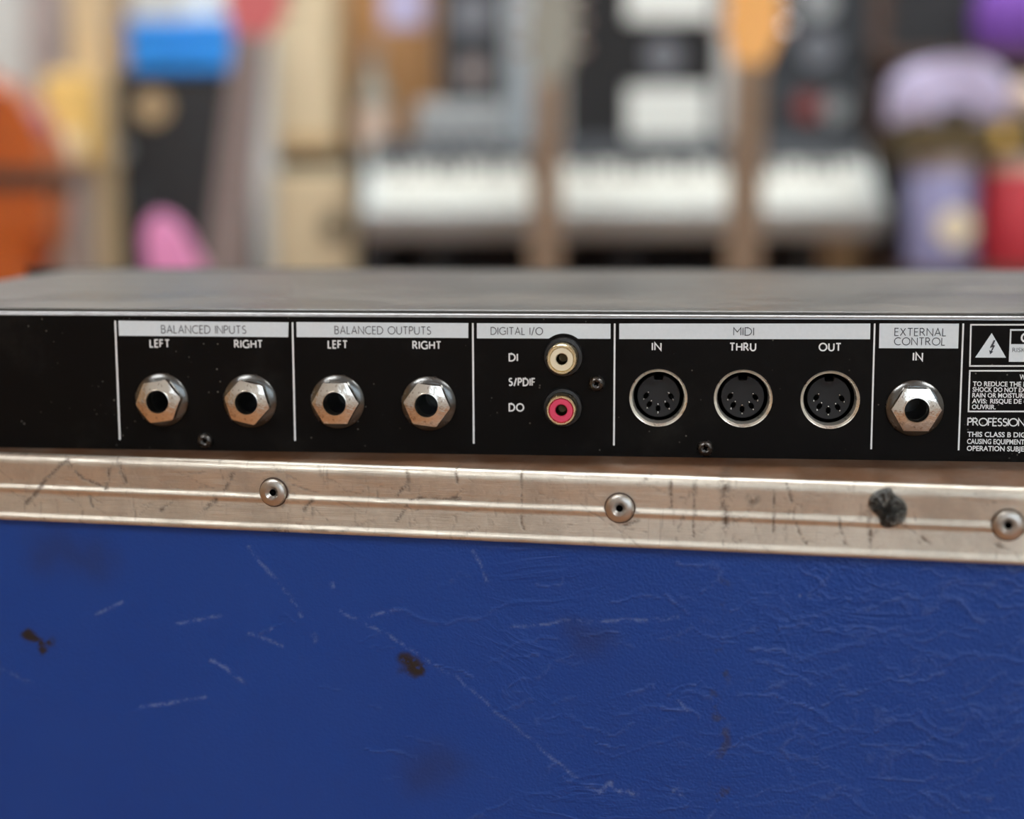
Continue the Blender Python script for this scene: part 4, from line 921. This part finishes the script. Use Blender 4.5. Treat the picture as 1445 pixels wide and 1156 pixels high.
for z_, s_ in ((1.05, -1), (1.08, 1), (1.105, -1), (1.13, 1)): obj('peg', tube((0, -.042, z_), (s_*.055, -.042, z_), .005, 8), M['ebony_key'], ce)
obj('endpin', tube((0, 0, 0), (0, .0, -.05), .006), M['chrome'], ce)
cs = tag(empty('cello_stand', (chx, cY, 0)), 'black floor stand under the orange cello', 'stand')
obj('stand_pad', box(-.12, .12, -.07, .09, cb-.075, cb-.045, .008), M['black_plastic'], cs)
for s_ in (-1, 1):
    for y_ in (-.14, .18): obj('leg', tube((s_*.06, .01, cb-.06), (s_*.2, y_, .01), .010), M['black_plastic'], cs)
# --- right side: shelf with cushions and canisters
SY = 2.62; sx0, sx1 = XX_(1284, SY), XX_(1700, SY); s_z = Z(384, SY)
sh = tag(empty('shelf_rack', ((sx0+sx1)/2, SY, 0)), 'dark wooden shelf rack holding the canisters', 'shelf'); sw = sx1-sx0
obj('shelf_board', box(-sw/2, sw/2, -.02, .34, s_z-.025, s_z, .003), M['dark_wood'], sh); obj('shelf_board', box(-sw/2, sw/2, -.02, .34, .12, .145, .003), M['dark_wood'], sh)
for x in (-sw/2+.02, sw/2-.02): obj('side_panel', box(x-.015, x+.015, -.015, .335, 0, s_z-.025), M['dark_wood'], sh)
uz = Z(-60, 3.1)
for x in (-sw/2+.012, sw/2-.012): obj('back_upright', box(x-.012, x+.012, .30, .335, s_z, uz), M['dark_wood'], sh)
tz = Z(76, SY+.20); obj('upper_shelf', box(-sw/2+.0, sw/2, .19, .335, tz-.02, tz, .003), M['dark_wood'], sh)
obj('back_board', box(-sw/2, sw/2, .336, .345, s_z, uz), M['dark_tolex'], sh)
def can(name, label, u0, u1, v0, Y, m, lab=None, lid=None, z0=s_z):
    x0, x1 = XX_(u0, Y), XX_(u1, Y); r_ = (x1-x0)/2; h = Z(v0, Y)-z0; o = tag(empty(name, ((x0+x1)/2, Y+r_, z0)), label, 'canister')
    b = bmesh.new(); lathe([(.0005, 0), (r_*.97, 0), (r_, .006), (r_, h*.86), (r_*.96, h*.88)], 32, b, (0,0,0), 'Z'); obj('can_body', b, m, o, smooth=True)
    b = bmesh.new(); lathe([(r_*.96, h*.87), (r_*1.01, h*.87), (r_*1.01, h*.99), (r_*.97, h), (.0005, h)], 32, b, (0,0,0), 'Z'); obj('lid', b, lid or m, o, smooth=True)
    if lab is not None:
        b = bmesh.new(); lathe([(.0005, -.003), (.03, -.003), (.03, .004), (.0005, .004)], 24, b, (0,0,0), 'Y'); obj('round_label', b, lab, o, loc=(.008, -r_-.0005, h*.38))
    return o, h
c1, hc = can('canister', 'periwinkle blue canister with a round cream label', 1292, 1392, 224, SY, M['periwinkle_plastic'], M['ivory'], M['mauve_card'])
c2, hc2 = can('canister', 'red canister with a pale lid beside the periwinkle canister', 1398, 1500, 224, SY, M['red_plastic'], None, M['beige_cloth'])
bz2 = s_z+hc; x0, x1 = XX_(1282, SY), XX_(1470, SY)
bk = tag(empty('flat_box', ((x0+x1)/2, SY, bz2)), 'olive brown flat box lying across the two canisters', 'box'); bw2 = x1-x0; bh2 = Z(174, SY)-bz2
obj('tray', box(-bw2/2, bw2/2, .0, .16, 0, bh2*.55, .003), M['olive_board'], bk); obj('lid', box(-bw2/2-.002, bw2/2+.002, -.002, .162, bh2*.5, bh2, .003), M['olive_board'], bk)
d_ = XX_(1412, SY)-bk.location.x; obj('clasp', box(d_-.012, d_+.012, -.008, .0, bh2*.3, bh2*.8, .002), M['sunburst_yellow'], bk)
# arched lavender pad: thick arch lying on the box
x0, x1 = XX_(1272, SY), XX_(1424, SY); aw = (x1-x0)/2; ah = Z(82, SY)-(bz2+bh2)
outer = [(aw*math.cos(math.radians(a)), ah*.42+ah*.58*max(0, math.sin(math.radians(a)))**.8) for a in range(0, 181, 12)]
inner = [(aw*.50*math.cos(math.radians(a)), ah*.02+ah*.24*max(0, math.sin(math.radians(a)))) for a in range(180, -1, -12)]
o = tag(obj('arched_cushion', prism(outer+[(-aw, .0)]+inner+[(aw, 0)], 0, .13, .014, 3), M['lavender_cloth'], None, smooth=True, loc=((x0+x1)/2, SY+.01, bz2+bh2)), 'lavender arched cushion lying on the olive brown flat box', 'cushion')
col('charcoal_cloth', (0.06, 0.06, 0.065), .8)
o = tag(obj('rolled_pouch', ball((0, 0, 0), aw*.42, .05, ah*.11), M['charcoal_cloth'], None, True, loc=((x0+x1)/2, SY+.065, bz2+bh2+ah*.11)), 'charcoal pouch tucked under the lavender arched cushion', 'pouch')
o = tag(obj('fabric_ball', ball((0, 0, 0), .034, .034, .034), M['beige_cloth'], None, True, loc=(XX_(1428, SY)+.034, SY+.06, bz2+bh2+.034)), 'beige fabric ball beside the lavender arched cushion', 'ball')
xq = XX_(1440, SY+.22)
b = ball((0, 0, 0), .085, .06, .09); 
for v in b.verts:
    if v.co.z < -.06: v.co.z = -.06
    if v.co.z > .05: v.co.x *= 1-.5*(v.co.z-.05)/.04; v.co.y *= 1-.5*(v.co.z-.05)/.04
pbg = tag(empty('cloth_bag', (xq, SY+.262, tz)), 'purple cloth bag on the upper shelf of the dark rack', 'bag')
obj('bag_body', b, M['purple_cloth'], pbg, True, loc=(0, 0, .06)); bb = bmesh.new(); lathe([(.030, .140), (.036, .146), (.030, .152)], 20, bb, (0,0,0), 'Z'); obj('drawstring', bb, M['mauve_card'], pbg, True)

# repeats of one kind share a group
for o in C.objects:
    if o.parent is None and 'group' not in o:
        g = {'electric_guitar': 'electric guitars in the shop', 'guitar_stand': 'floor stands under the guitars', 'carton_box': 'cartons among the stock', 'canister': 'canisters on the dark shelf rack',
             'wooden_post': 'wooden posts beside the column speaker', 'amplifier_head': 'amplifier heads on the bench', 'speaker_cabinet': 'speaker cabinets on the amplifier heads', 'wooden_cabinet': 'wooden cabinets at the back'}.get(o.name.split('.')[0])
        if g: o['group'] = g
